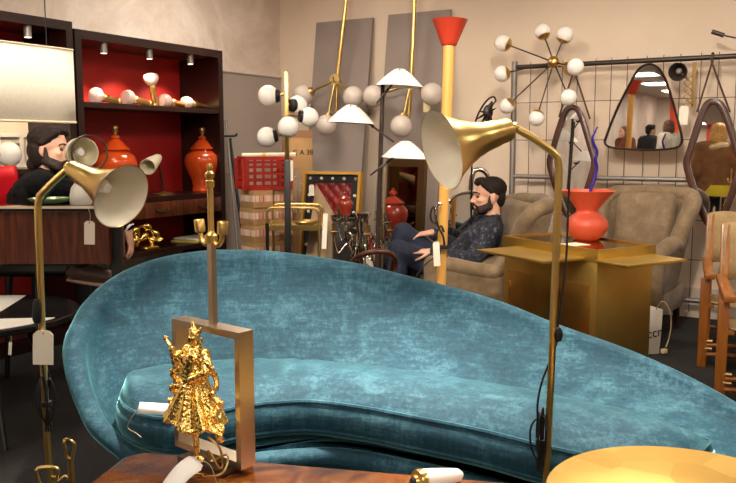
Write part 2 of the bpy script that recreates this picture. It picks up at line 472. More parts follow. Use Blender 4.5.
# orientation test
t = outl[21] - outl[19]; nn = V((t.y, -t.x, 0))
if nn.dot(outl[20] - c2) < 0:
    rings = [[V((outl[i].x, outl[i].y, q.z)) * 2 - V((q.x, q.y, q.z)) for i, q in enumerate(rg)] for rg in rings]
RR = mb.loft(rings[0:]); mb.face(RR[-1])
bmesh.ops.remove_doubles(mb.bm, verts=list(mb.bm.verts), dist=.0008)
cushion = mb.build('seat_cushion', VELVET, sofa, angle=70)
pp = MB(); pp.tube([p + V((0, 0, .002)) for p in rings[0][::2]], .0065, 6, True); pp.tube([p for p in rings[3][::2]], .005, 6, True); pp.build('piping', VELVET, cushion)
for i, (x, y) in enumerate(((-.55, 2.45), (.62, 2.3), (-.3, 2.75), (.35, 2.65))):
    MB().cyl((x, y, 0), (x * 1.0, y, .075), .022, .03, 14).build('leg', BLACK, sofa)
# ------------------------------------------------------------------ burl wood table
n = NT('walnut_burl'); f = n.noise(5, 8, .68, n.coord((1, 1.4, 1)), 2.6)
n.l(n.ramp(f, [(.3, (66, 30, 9)), (.45, (122, 64, 22)), (.56, (164, 94, 36)), (.7, (196, 126, 58))]), n.b.inputs['Base Color']); n.set(Roughness=.16, Coat_Weight=.6, Coat_Roughness=.08); BURL = n.m
TZ = .535
A, B = onz(132, 450.5, TZ), onz(495, 481, TZ); ax = (B - A).normalized(); ay = V((ax.y, -ax.x, 0))
brz = math.atan2(ax.y, ax.x)
bt = thing('burl_table', 'glossy burl wood low table carrying the gold figure lamp', 'table', (A.x, A.y, 0), brz)
w, d = .80, .62; r = .03
poly = [(r, 0), (0, -r), (0, -d + r), (r, -d), (w - r, -d), (w, -d + r), (w, -r), (w - r, 0)]
MB().prism(poly, .032, Matrix.Translation((0, 0, TZ - .032)), .006).build('tabletop', BURL, bt, True)
mb = MB()
for a, b in (((.06, -.05), (w-.06, -.05)), ((.06, -d+.05), (w-.06, -d+.05)), ((.06, -.05), (.06, -d+.05)), ((w-.06, -.05), (w-.06, -d+.05))):
    mb.bar((*a, TZ - .065), (*b, TZ - .065), .065, .02)
mb.build('apron', BURL, bt, True)
for x in (.06, w - .06):
    for y in (-.05, -d + .05): MB().tube([(x, y, TZ - .035), (x, y, 0)], [.026, .016], 12).build('leg', BURL, bt, True)
# ------------------------------------------------------------------ gold figure table lamp
LP, RP = at(173, 322, 1.575), at(246, 334, 1.44)
fx = V((RP.x - LP.x, RP.y - LP.y, 0)); FW = fx.length - .018; fx.normalize(); fy = V((-fx.y, fx.x, 0))
fc = (LP + RP) / 2 + fx * .009; frz = math.atan2(fx.y, fx.x)
gl = thing('table_lamp', 'gold figure table lamp in a square steel frame on the burl table', 'lamp', (fc.x, fc.y, TZ), frz)
L = lambda x, y, z: V((x, y, z))
FH0, FH1 = .014, .275
brushed = mat('brushed_bronze_steel', (192, 176, 154), .3, 1, .06, 4)
MB().box((.01, -.005, .007), (FW - .07, .085, .014), bev=.002).build('base', mat('dark_lamp_base', (44, 22, 14), .3), gl, True)
mb = MB(); b_ = .013
o4 = [(-FW/2, FH0), (FW/2, FH0), (FW/2, FH1), (-FW/2, FH1)]; i4 = [(-FW/2+b_, FH0+b_), (FW/2-b_, FH0+b_), (FW/2-b_, FH1-b_), (-FW/2+b_, FH1-b_)]
mb.ring_prism(o4, i4, .036, Matrix.Translation((0, .018, 0)) @ Matrix.Rotation(PI/2, 4, 'X'))
mb.build('square_frame', brushed, gl, True)
pz = .55
MB().box((0, .006, (FH1 + .43) / 2), (.012, .012, .43 - FH1)).build('column', brushed, gl, True)
MB().lathe([(.0, .43), (.012, .43), (.012, .445), (.007, .45), (.0058, .455), (.0058, .535), (.008, .537), (.0085, .548), (.006, .55), (.009, .556), (.009, .562), (.004, .567), (.006, .573), (.004, .58), (0, .581)], 16, Matrix.Translation((0, .006, 0))).build('stem', BRASS, gl, True)
for sx in (-1, 1):
    MB().tube(spline([(sx*.006, .006, .432), (sx*.018, .006, .427), (sx*.029, .006, .436), (sx*.032, .006, .452)], 6), .0048, 10).build('arm', BRASS, gl, True)
    MB().lathe([(.005, .448), (.010, .450), (.0105, .472), (.009, .474), (.009, .470), (0, .469)], 18, Matrix.Translation((sx*.032, .006, .45)) @ Matrix.Rotation(sx*.1, 4, 'Y') @ Matrix.Translation((0, 0, -.45))).build('socket', BRASS, gl, True)
# gilded figure with flying ribbons
SCR = bpy.data.scenes.new('scratch')
def fuse(build_fn, voxel, smooth=2, disp=None):
    mb = MB(); build_fn(mb)
    me = bpy.data.meshes.new('f'); bmesh.ops.recalc_face_normals(mb.bm, faces=list(mb.bm.faces)); mb.bm.to_mesh(me); mb.bm.free()
    o = bpy.data.objects.new('f', me); SCR.collection.objects.link(o)
    r = o.modifiers.new('r', 'REMESH'); r.mode = 'VOXEL'; r.voxel_size = voxel; r.use_smooth_shade = True
    if smooth:
        q = o.modifiers.new('s', 'SMOOTH'); q.iterations = smooth; q.factor = .5
    with bpy.context.temp_override(scene=SCR, view_layer=SCR.view_layers[0]):
        dg = bpy.context.evaluated_depsgraph_get(); out = bpy.data.meshes.new_from_object(o.evaluated_get(dg))
    bpy.data.objects.remove(o); bpy.data.meshes.remove(me)
    for p in out.polygons: p.use_smooth = True
    return out
GY = -.044
def figure(mb):
    rnd = random.Random(3)
    c = lambda x, z, y=0: V((x, GY + y, z))
    mb.cap(c(-.006, .012), .006, c(-.010, .075), .0065)                                # rod
    mb.lathe([(0, .0), (.016, .002), (.014, .008), (.006, .012), (0, .013)], 16, Matrix.Translation(c(-.006, .014)))
    mb.ball(c(-.012, .078), (.017, .015, .012), 14); mb.ball(c(-.006, .094), (.021, .018, .013), 14)   # lotus, feet
    for k in range(9):
        a = 2*PI*k/9; mb.ball(c(-.012 + .018*math.cos(a), .082, .015*math.sin(a)), (.007, .006, .010), 8)
    rings = []                                                                          # robe with folds
    for i in range(22):
        t = i / 21; z = .100 + .082 * t
        wx = .052 * (1 - t) ** 1.2 + .024; wy = .026 * (1 - t) + .017; cx = -.012 + .010 * t
        z0 = z; rings.append([c(cx + wx * math.cos(a) * (1 + .09 * math.cos(9*a + 2*t)), z0 - .012 * (1 - t) * abs(math.cos(2.5*a)), wy * math.sin(a) * (1 + .16 * math.cos(9*a + 2*t))) for a in [2*PI*k/72 for k in range(72)]])
    mb.loft(rings, caps=True)
    mb.cap(c(-.002, .178), .024, c(-.002, .215), .025)                                  # chest
    mb.cap(c(-.026, .230), .012, c(.022, .230), .012); mb.ball(c(-.002, .222), (.03, .02, .016), 14)
    mb.cap(c(-.003, .236), .008, c(-.003, .25), .008); mb.ball(c(-.004, .256, -.003), (.0115, .012, .014), 14)
    mb.ball(c(-.004, .267), (.0135, .012, .007), 12); mb.cap(c(-.005, .27), .0075, c(-.009, .285), .003)
    mb.cap(c(.006, .268), .004, c(.014, .278), .002); mb.cap(c(-.013, .266), .004, c(-.02, .272), .002)
    mb.cap(c(-.028, .228), .0095, c(-.047, .206, -.012), .0085); mb.cap(c(-.047, .206, -.012), .0085, c(-.05, .232, -.018), .006)   # raised arm
    mb.cap(c(-.046, .226, -.016), .0038, c(-.072, .250, -.016), .003); mb.ball(c(-.071, .249, -.016), .0052, 8)
    mb.cap(c(.026, .228), .0095, c(.040, .200, -.012), .0085); mb.cap(c(.040, .200, -.012), .0085, c(.014, .186, -.026), .007)
    mb.cap(c(.020, .175, -.022), .003, c(.026, .262, -.008), .003)                      # staff
    for pts, r in (([(-.03, .225), (-.045, .222), (-.058, .206), (-.05, .19), (-.066, .178), (-.062, .16), (-.05, .155)], .0052), ([(-.052, .155), (-.07, .15), (-.066, .132), (-.078, .12), (-.070, .108), (-.058, .112)], .0055),
                   ([(.03, .226), (.046, .212), (.044, .19), (.054, .174), (.046, .156), (.058, .142), (.052, .126)], .0052), ([(.044, .13), (.056, .118), (.054, .102), (.066, .095), (.066, .082), (.058, .072)], .0055),
                   ([(.02, .112), (.034, .098), (.030, .086), (.012, .084)], .005), ([(-.04, .11), (-.05, .098), (-.04, .09), (-.026, .088)], .005), ([(-.03, .18), (-.02, .168), (0, .164), (.02, .17), (.028, .182)], .0045)):
        q = spline([c(x, z, -.008 * math.sin(i * 2.1)) for i, (x, z) in enumerate(pts)], 5)
        mb.tube(q, [r * (.8 + .45 * abs(math.sin(i * 1.3))) for i in range(len(q))], 8)
        for p in q[::3]: mb.ball(p + V((rnd.uniform(-.005, .005), rnd.uniform(-.006, .002), rnd.uniform(-.005, .005))), rnd.uniform(.0032, .005), 8)
    for k in range(46):                                                                 # jewels, hem beads, tassels
        a = PI + PI * k / 45; mb.ball(c(-.012 + .07 * math.cos(a) , .099 - .011*abs(math.cos(2.5*a)), .038 * math.sin(a)), rnd.uniform(.003, .0046), 8)
    for _ in range(40): mb.ball(c(rnd.uniform(-.024, .02), rnd.uniform(.186, .232), -.02), rnd.uniform(.0026, .004), 8)
    for x in (-.012, .004): 
        for k in range(7): mb.ball(c(x + .002*math.sin(k), .178 - k*.010, -.022 - .0022*k), .0034, 8)
figm = fuse(figure, .0017, 1)
NS_ = [v.normal.copy() for v in figm.vertices]
for v, nn in zip(figm.vertices, NS_): v.co += nn * (.0011 * mnoise.noise(v.co * 260)) + V((.010, 0, 0))
link('figure', figm, GOLD, gl, True)
q = []
rr = random.Random(5)
cord = [V((.03, -.02, .05)), V((.045, -.05, .075)), V((.07, -.045, .06)), V((.06, -.03, .02)), V((.085, -.06, .03)), V((.07, -.07, .062)), V((.05, -.05, .03)), V((.08, -.035, .045)), V((.09, -.055, .02)), V((.06, -.075, .01)), V((.04, -.08, .006)), V((.07, -.085, .02)), V((.05, -.09, .02))]
MB().tube(spline(cord, 6), .0022, 6).build('cord', OLDBRASS, gl, True)
MB().box((.046, -.094, .018), (.022, .012, .012), .5, bev=.003).build('plug', OLDBRASS, gl, True)
# curled price tag lying against the lamp base
tp = at(199, 466, 1.40)
t = thing('price_tag', 'curled white card tag lying against the foot of the gold figure lamp', 'price tag', (tp.x, tp.y, TZ))
mb = MB(); rows = []; T0 = at(199, 460, 1.40)
for i in range(9):
    k = i / 8; cx_, cy_, Yc = 199 - 32 * k, 461 + 31 * k - 5 * math.sin(PI * k), 1.40 - .05 * k; hw = 1 if i else .6
    rows.append([at(cx_ + 6 * u * hw, cy_ + 7 * u * hw, Yc - .012 * u) for u in (-1, -.3, .3, 1)])
mb.grid(rows); cdm = mb.build('card', WHITE, t)
sm = cdm.modifiers.new('thickness', 'SOLIDIFY'); sm.thickness = .0012
MB().tube(spline([T0, T0 + V((.02, .0, -.01)), T0 + V((.03, .01, -.05))], 5), .0008, 5).build('string', STRING, t)
# white torch-like lamp lying on the burl table
a0, a1 = onz(414, 481, TZ + .022), onz(458, 477, TZ + .016)
a0 = onz(419, 481, TZ + .0215); a1 = onz(458, 475, TZ + .0135)
wt = thing('torch_lamp', 'white tapered torch lamp with brass collar lying on the burl table', 'lamp', V(((a0.x+a1.x)/2, (a0.y+a1.y)/2, TZ)))
dv = a1 - a0; Lx = dv.length; T = Matrix.Translation(a0) @ frame_to(dv)
MB().lathe([(.0, 0), (.019, 0), (.0205, .008), (.019, .03), (.0145, Lx * .8), (.012, Lx), (.006, Lx + .008), (0, Lx + .009)], 24, T).build('barrel', WHITE, wt)
MB().lathe([(.0, -.012), (.010, -.012), (.012, -.006), (.0195, -.005), (.0212, .0), (.0212, .007), (.0195, .008)], 24, T).build('collar', BRASS, wt)
MB().lathe([(0, -.018), (.006, -.017), (.009, -.012), (.009, -.008)], 16, T).build('lens', BLACK, wt)
# ------------------------------------------------------------------ round brass side table
n = NT('patchwork_brass'); vo = n.n('TexVoronoi'); vo.inputs['Scale'].default_value = 11; n.l(n.coord(), vo.inputs['Vector'])
n.l(n.ramp(vo.outputs['Color'], [(.1, (180, 144, 72)), (.5, (194, 158, 84)), (.9, (208, 174, 100))]), n.b.inputs['Base Color']); n.set(Metallic=1, Roughness=.45); PATCH = n.m
RZT = .5
bk0 = onz(640, 446, RZT); rr_ = .262; rc = V((.597, bk0.y - rr_ * .985, 0))
rt = thing('round_side_table', 'round gilt-brass topped side table in front of the sofa', 'table', rc)
MB().lathe([(0, RZT - .03), (rr_ - .01, RZT - .03), (rr_, RZT - .022), (rr_, RZT - .003), (rr_ - .003, RZT), (0, RZT)], 64).build('tabletop', PATCH, rt, True, 50)
MB().lathe([(.035, .03), (.028, .08), (.026, RZT - .06), (.05, RZT - .03)], 24).build('pedestal', OLDBRASS, rt, True)
MB().lathe([(0, 0), (.16, 0), (.165, .008), (.15, .02), (.04, .032), (0, .034)], 40).build('base', OLDBRASS, rt, True)
# ------------------------------------------------------------------ brass cone floor lamps
def cone_lamp(label, pole, axis, R, prof, inner_mat, base_r, switch, cordpts, coil):
    """pole: points from joint down to the floor; axis: (joint, mouth centre)"""
    foot = pole[-1]
    o = thing('floor_lamp', label, 'lamp', (foot.x, foot.y, 0))
    MB().tube(pole, .0095, 12).build('pole', BRASS, o)
    MB().lathe([(0, 0), (base_r, 0), (base_r, .012), (base_r - .01, .018), (.02, .022), (.016, .05), (.0115, .055)], 40, Matrix.Translation((foot.x, foot.y, 0))).build('base', BLACK, o)
    j, mth_ = axis; d = mth_ - j; Lh = d.length; T = Matrix.Translation(j) @ frame_to(d)
    MB().ball(j, .014, 14).build('joint', BRASS, o)
    sh = MB(); outer = [(r * R, z * Lh) for r, z in prof]
    sh.lathe([(outer[0][0] * .3, outer[0][1] - .002)] + outer, 48, T, cap=False); shade = sh.build('shade', BRASS, o, angle=50)
    it = MB(); inn_ = [(max(.004, r * R - .0022), z * Lh - .0005) for r, z in prof]
    it.lathe(inn_, 48, T, cap=False); it.build('shade_lining', inner_mat, shade, angle=50)
    it = MB(); it.lathe([(0, Lh*.25), (.014, Lh*.27), (.014, Lh*.5), (.018, Lh*.56), (.019, Lh*.66), (.012, Lh*.74), (0, Lh*.76)], 16, T); it.build('bulb', OPAL, o)
    cb = MB().tube(spline(cordpts, 8), .0028, 6).build('cord', RUBBER, o)
    s0, s1 = switch; dd = s1 - s0
    MB().lathe([(0, 0), (.008, .002), (.012, .012), (.013, dd.length*.5), (.012, dd.length-.012), (.008, dd.length-.002), (0, dd.length)], 14, Matrix.Translation(s0) @ frame_to(dd) @ Matrix.Diagonal((1, .7, 1, 1))).build('switch', RUBBER, cb)
    mb = MB(); r2 = random.Random(9)
    for k in range(6):
        a = k * 1.05; w_ = .016 + .012 * r2.random(); h_ = .05 + .035 * r2.random()
        pts = [coil + V((0, 0, -.07)), coil + V((math.cos(a)*w_*.9, math.sin(a)*w_*.9, -.02)), coil + V((math.cos(a)*w_, math.sin(a)*w_, h_*.6)), coil + V((math.cos(a)*w_*.4, math.sin(a)*w_*.4, h_)), coil + V((0, 0, .0)), coil + V((-math.cos(a)*w_*.4, -math.sin(a)*w_*.4, -.08))]
        mb.tube(spline(pts, 6), .0026, 6)
    mb.tube([coil + V((0, 0, -.012)), coil + V((0, 0, .002))], .014, 10)
    mb.build('cord_bundle', RUBBER, cb)
    return o
LIN = mat('ivory_lining', (244, 236, 214), .4)
Y1 = 1.95
foot = at(547, 465, Y1); foot.z = 0
pole = spline([at(515, 128, Y1), at(533, 138, Y1), at(551, 150.5, Y1)], 4) + spline([at(557.5, 157, Y1), at(559, 172, Y1), at(558, 200, Y1)], 4) + [at(553, 330, Y1), at(547.5, 455, Y1)]
f1 = pole[-1]; pole.append(V((f1.x - .012, f1.y, .0)) )
PROF = [(.26, .06), (.30, .10), (.31, .22), (.34, .25), (.37, .40), (.46, .56), (.60, .72), (.78, .87), (1.0, 1.0)]
cone_lamp('tall brass floor lamp with cone shade before the brass cabinet', pole, (at(514, 128, Y1), at(441, 150, Y1 - .075)), .0955, PROF, LIN, .13,
          (at(558, 342, Y1-.004), at(557.5, 327, Y1-.004)), [at(574, 122, Y1+.02), at(569, 190, Y1), at(566, 260, Y1), at(558, 325, Y1), at(556, 345, Y1), at(541, 385, Y1), at(537.5, 415, Y1), at(543, 440, Y1), at(546, 470, Y1)], at(541, 440, Y1))
Y2 = 2.08
pole = spline([at(69, 168, Y2), at(57, 178.5, Y2), at(45, 190, Y2)], 4) + spline([at(39.5, 196, Y2), at(38, 206, Y2), at(38.4, 225, Y2)], 4) + [at(42, 330, Y2), at(47, 440, Y2)]
f1 = pole[-1]; pole.append(V((f1.x + .015, f1.y, 0)))
cone_lamp('shorter brass floor lamp with cone shade at the rounded sofa end', pole, (at(69, 167, Y2), at(122, 196.5, Y2 - .105)), .083, PROF, LIN, .13,
          (at(37, 324, Y2-.012), at(37, 299, Y2-.012)), [at(66, 172, Y2+.02), at(40, 205, Y2+.012), at(36, 215, Y2), at(36.5, 290, Y2-.006), at(37, 325, Y2-.012), at(43, 370, Y2-.01), at(46, 400, Y2-.01), at(47, 430, Y2), at(47, 470, Y2)], at(46.5, 402, Y2-.004))
price_tag(at(43, 326, Y2-.02), .012, .052, .092, 'large cream tag tied to the pole of the shorter brass floor lamp', .1, .05)
price_tag(at(89, 208, Y2-.06), .033, .026, .060, 'small white tag hanging under the shade of the shorter brass floor lamp', .1, .04, at(88, 207, Y2-.06))
# ------------------------------------------------------------------ brass loop-handled irons, bottom corner
st = thing('fire_irons', 'pair of brass rods with loop handles at the carpet edge by the burl table', 'fire irons', V((at(62, 470, 1.75).x, 1.75, 0)))
yb = 1.75
mb = MB(); mb.tube(spline([at(64, 441, yb), at(69, 440, yb), at(74.5, 445, yb), at(72, 458, yb), at(69.5, 460, yb), at(66.5, 456, yb), at(65.5, 449, yb)], 5, True), .0038, 8); mb.build('loop_handle', BRASS, st)
MB().tube([at(70, 458, yb), at(72.5, 490, yb), V((at(73, 500, yb).x, yb, .02))], [.007, .0075, .006], 10).build('rod', BRASS, st)
mb = MB(); mb.tube(spline([at(37, 469, yb), at(45, 467, yb), at(56, 468, yb), at(58, 473, yb), at(53, 487, yb), at(47, 492, yb), at(41, 486, yb), at(37, 475, yb)], 5, True), .0042, 8); mb.build('loop_handle', BRASS, st)
MB().tube([at(47, 490, yb), V((at(49, 500, yb).x, yb, .02))], [.007, .006], 10).build('rod', BRASS, st)
mb = MB(); mb.tube(spline([at(70.5, 482, yb), at(65, 476, yb), at(58, 481, yb), at(53, 476, yb), at(52, 482, yb)], 5), .0028, 6); mb.build('link', BRASS, st)
MB().lathe([(0, 0), (.085, 0), (.085, .012), (.02, .022), (0, .022)], 30, Matrix.Translation((at(60, 480, yb).x, yb, 0))).build('base', BLACK, st)
# tag on the sofa seat
p0, p1 = onz(140, 408, .40), onz(170, 408, .41)
t = thing('price_tag', 'white card tag lying on the sofa seat beside the gold figure', 'price tag', p0)
c0, c1, c2_, c3 = at(137, 413.5, 2.19), at(170, 415, 2.19), at(171, 404, 2.21), at(140, 402, 2.21)
mb = MB(); mb.add([c0, c1, c2_, c3], [(0, 1, 2, 3)]); cdm = mb.build('card', WHITE, t); q = cdm.modifiers.new('thickness', 'SOLIDIFY'); q.thickness = .001
MB().tube(spline([at(138, 409, 2.195), at(130, 420, 2.19), at(128, 428, 2.2), at(136, 433, 2.2), at(141, 437, 2.19)], 5), .0009, 5).build('string', STRING, t)
# ------------------------------------------------------------------ black and white round coffee table
ctop = .46; ct_r = .42; ctc = V((-.375 * 3.25 - ct_r, 3.25, 0))
fr_ = onz(10, 332, ctop); 
o = thing('coffee_table', 'round black table with white segments in front of the wooden desk', 'table', ctc)
MB().lathe([(0, ctop - .028), (ct_r - .012, ctop - .028), (ct_r, ctop - .022), (ct_r, ctop - .004), (ct_r - .004, ctop), (0, ctop)], 64).build('tabletop', mat('black_lacquer', (30, 27, 26), .22, coat=.3), o, True)
mb = MB()
def clipped(inside):
    pts = []
    N = 160
    for k in range(N): 
        p = (math.cos(2*PI*k/N) * (ct_r - .03), math.sin(2*PI*k/N) * (ct_r - .03)); pts.append(p)
    return pts
def half(poly, a, b, c):   # keep a*x+b*y<=c
    out = []
    for i in range(len(poly)):
        p, q = poly[i], poly[(i+1) % len(poly)]; fp, fq = a*p[0]+b*p[1]-c, a*q[0]+b*q[1]-c
        if fp <= 0: out.append(p)
        if (fp < 0) != (fq < 0):
            t = fp / (fp - fq); out.append((p[0]+(q[0]-p[0])*t, p[1]+(q[1]-p[1])*t))
    return out
circ = clipped(0)
# front white segment: below the seam seen at (0,319)-(63,316); rear wedge beyond (0,312)-(15,303)
def seam(p, q):
    a, b = onz(*p, ctop) - ctc, onz(*q, ctop) - ctc; d = b - a; n_ = (d.y, -d.x); return n_[0], n_[1], n_[0]*a.x + n_[1]*a.y
a_, b_, c_ = seam((0, 319), (63, 317.5))
if b_ < 0: a_, b_, c_ = -a_, -b_, -c_
WL = mat('white_lacquer', (240, 234, 222), .3)
MB().prism(half(circ, a_, b_, c_), .0016, Matrix.Translation((0, 0, ctop))).build('white_inlay', WL, o, True)
a_, b_, c_ = seam((0, 312), (15, 302.5))
if a_ < 0: a_, b_, c_ = -a_, -b_, -c_
MB().prism(half(half(circ, a_, b_, c_), 0, -1, .05), .0016, Matrix.Translation((0, 0, ctop))).build('white_inlay', WL, o, True)
for k in range(3):
    a = .0 + k * 2*PI/3 - .9
    MB().tube([(math.cos(a)*.26, math.sin(a)*.26, ctop - .03), (math.cos(a)*.43, math.sin(a)*.43, 0)], [.016, .010], 12).build('leg', BLACK, o, True)
hp = onz(9, 334, ctop - .02)
price_tag(at(10, 334, hp.y - .01), .03, .012, .05, 'thin white tag hanging from the rim of the black and white round table', .7, .1)
# ------------------------------------------------------------------ desk
DY0, DY1, DZ = 3.55, 3.85, .879
xr = at(118, 206, DY0).x; xl = -1.95
o = thing('desk', 'long rosewood fronted desk with dark glossy top, man seated behind', 'desk', ((xl + xr) / 2, DY0, 0))
MB().box(((xl+xr)/2, (DY0+DY1)/2, DZ - .012), (xr - xl, DY1 - DY0, .024), bev=.003).build('desktop', mat('glossy_dark_top', (38, 22, 18), .12, coat=.5), o)
MB().box(((xl+xr)/2, DY0 - .002, DZ - .005), (xr - xl, .01, .010)).build('edge_trim', mat('pale_edge', (206, 186, 160), .4), o)
pz0 = at(60, 264, DY0 + .03).z; px1 = at(108, 230, DY0 + .03).x
MB().box(((xl+px1)/2, DY0 + .04, (pz0 + DZ - .024)/2), (px1 - xl, .02, DZ - .024 - pz0)).build('front_panel', ROSEWOOD, o)
MB().box((px1 - .01, (DY0+DY1)/2 + .02, (pz0 + DZ - .024)/2), (.02, DY1 - DY0 - .1, DZ - .024 - pz0)).build('side_panel', ROSEWOOD, o)
for x, y in ((xr - .04, DY0 + .09), (xr - .16, DY1 - .05), (xl + .05, DY0 + .09), (xl + .05, DY1 - .05)):
    MB().box((x, y, (DZ - .024) / 2), (.05, .03, DZ - .024)).build('leg', BLACK, o)
# things on the desk
gd = at(50, 203, 3.70)
o = tag(MB().lathe([(0, DZ), (.045, DZ), (.085, DZ + .012), (.098, DZ + .028), (.092, DZ + .028), (.08, DZ + .016), (0, DZ + .008)], 32, Matrix.Translation((gd.x, gd.y, 0))).build('dish', mat('green_glass_dish', (132, 158, 104), .15, coat=.4)), 'small pale green dish on the wooden desk', 'dish')
# cream spotlight lamp on desk
o = thing('desk_lamp', 'cream desk lamp with bowl head and dark ring, standing on the desk end', 'lamp', (at(80, 206, 3.68).x, 3.68, DZ))
Yl = 3.68; bx = at(81, 200, Yl).x
MB().lathe([(0, DZ), (.046, DZ), (.05, DZ + .012), (.049, DZ + .04), (.042, DZ + .075), (.028, DZ + .095), (.024, DZ + .105), (.036, DZ + .12), (.03, DZ + .14), (0, DZ + .145)], 28, Matrix.Translation((bx, Yl, 0))).build('base', mat('pale_grey_enamel', (196, 190, 176), .3), o)
hc = at(78, 152, Yl + .05); hm = at(88, 153.5, Yl - .07); d = (hm - hc).normalized(); T = Matrix.Translation(hc) @ frame_to(d) @ Matrix.Scale(.72, 4)
mb = MB(); mb.lathe([(.0, -.06), (.04, -.055), (.07, -.03), (.088, .01), (.094, .06), (.096, .10), (.099, .104), (.093, .104), (.09, .06), (.083, .012), (.064, -.024), (.03, -.045), (0, -.048)], 36, T); mb.build('head', CREAM, o)
mb = MB(); mb.lathe([(.108, .09), (.116, .09), (.116, .115), (.108, .115), (.108, .09)], 36, T @ Matrix.Translation((.035, 0, .02)), cap=False); mb.build('ring', mat('umber_metal', (70, 48, 38), .4), o)
mb = MB(); mb.lathe([(0, -.05), (.02, -.045), (.022, .0), (.03, .02), (.032, .05), (.02, .07), (0, .072)], 16, T); mb.build('bulb', OPAL, o)
MB().tube(spline([V((bx, Yl, DZ + .14)), V((bx - .015, Yl + .03, DZ + .16)), hc - d * .03 - V((0, 0, .06))], 5), .012, 10).build('neck', mat('pale_grey_enamel', (196, 190, 176), .3), o)
# ------------------------------------------------------------------ red chair
CX0, CYc = at(6, 190, 4.02).x, 4.02
o = thing('desk_chair', 'red upholstered chair carrying the bearded man at the desk', 'chair', (CX0 + .25, CYc, 0))
REDF = mat('red_leather', (206, 24, 34), .35, 0, .06, 8)
rows = []
for i in range(9):
    z = .58 + .46 * i / 8; rows.append([V((CX0 - .02 - .05 * i / 8 - .05 * math.cos((k - 6) / 6 * 1.2) + .05, CYc + (k - 6) / 6 * (.20 - .03 * (i / 8) ** 3), z)) for k in range(13)])
mb = MB(); mb.grid(rows); bkk = mb.build('backrest', REDF, o); q = bkk.modifiers.new('thickness', 'SOLIDIFY'); q.thickness = .05; q.offset = 0
MB().box((CX0 + .24, CYc, .555), (.46, .38, .09), bev=.03, seg=3).build('seat', BLACK, o)
for sx in (.06, .46):
    for sy in (-.15, .15): MB().tube([(CX0 + sx, CYc + sy, .51), (CX0 + sx + (.03 if sx > .2 else -.03), CYc + sy * 1.1, 0)], [.018, .012], 10).build('leg', BLACK, o)
# ------------------------------------------------------------------ bookcases along the left wall
def LB(mb, s0, s1, t0, t1, z0, z1, bev=0):
    c = W((s0+s1)/2, (t0+t1)/2, (z0+z1)/2); mb.box(c, (s1-s0, t1-t0, z1-z0), M=Matrix(((UB.x, NB.x, 0), (UB.y, NB.y, 0), (0, 0, 1))), bev=bev); return mb
REDP = mat('red_shelf_back', (150, 12, 11), .6, 0, .05, 3)
def bookcase(label, t0, t1, ztop, shelves, backs, drawers=None, lowback=None):
    o = thing('bookcase', label, 'bookcase', W(.2, (t0+t1)/2, 0), RZ)
    D = .40; k = .045
    LB(MB(), .015, D, t0, t0 + k, 0, ztop).build('side_panel', MAHOG, o); LB(MB(), .015, D, t1 - k, t1, 0, ztop).build('side_panel', MAHOG, o)
    LB(MB(), .015, D, t0 + k, t1 - k, ztop - .05, ztop).build('top_panel', MAHOGX, o)
    for z, m_, z2 in backs: LB(MB(), .015, .03, t0 + k, t1 - k, z, z2).build('back_panel', m_, o)
    for z in shelves: LB(MB(), .03, D - .004, t0 + k, t1 - k, z - .03, z).build('shelf', MAHOGX, o)
    if drawers:
        z0, z1, nd = drawers; w_ = (t1 - t0 - 2*k) / nd
        for i in range(nd):
            a = t0 + k + i * w_
            dr = LB(MB(), .05, D + .004, a + .004, a + w_ - .004, z0, z1, .003).build('drawer', ROSEWOOD, o)
            c = W(D + .005, a + w_/2, (z0+z1)/2)
            mb = MB(); mb.tube(spline([c - NB*.05 + UB*.001, c - NB*.035 + UB*.014 - V((0, 0, .012)), c + UB*.018 - V((0, 0, .016)), c + NB*.035 + UB*.014 - V((0, 0, .012)), c + NB*.05 + UB*.001], 5), .007, 8); mb.build('handle', BLACK, dr)
    LB(MB(), .03, D - .03, t0 + k, t1 - k, .0, .09).build('plinth', MAHOGX, o)
    return o
b2 = bookcase('dark bookcase with red back, orange jar lamps and lamps on its shelves', 1.225, 2.50, 1.81, (1.40, .815, .47), ((.47, REDP, 1.77),), (.68, .782, 3))
b1 = bookcase('dark bookcase behind the big cream lampshade, at the photo edge', 2.515, 3.80, 1.845, (1.02,), ((1.37, REDP, 1.80), (1.02, mat('pale_panelled_back', (226, 214, 198), .7), 1.37), (.1, REDP, .99)))
def shelf_light(p, label):
    o = thing('cabinet_spotlight', label, 'spotlight', p)
    MB().cyl(p, p - V((0, 0, .062)), .021, n=20).build('housing', STEEL, o)
    MB().lathe([(0, -.0635), (.017, -.0635), (.020, -.0615)], 20, Matrix.Translation(p)).build('lens', emit('spot_lens', (255, 236, 200), 3.0), o)
    spot('shelf_spot', p - V((0, 0, .1)), p - V((0, 0, 1)) - UB * .6, 20, 1.5, .7, (1, .78, .5), .02)
for px, py, z, w_ in ((103, 33, 1.76, 'by the tall side panel of the red bookcase'), (149, 43, 1.76, 'over the upright shelf lamp in the red bookcase'), (190, 50, 1.76, 'at the corner end of the red bookcase')):
    p = onL(px, py, .35); p.z = z
    shelf_light(p, 'small steel cylinder spotlight ' + w_)
p = onL(27, 20, .35); p.z = 1.795; shelf_light(p, 'small steel cylinder spotlight above the big cream lampshade')
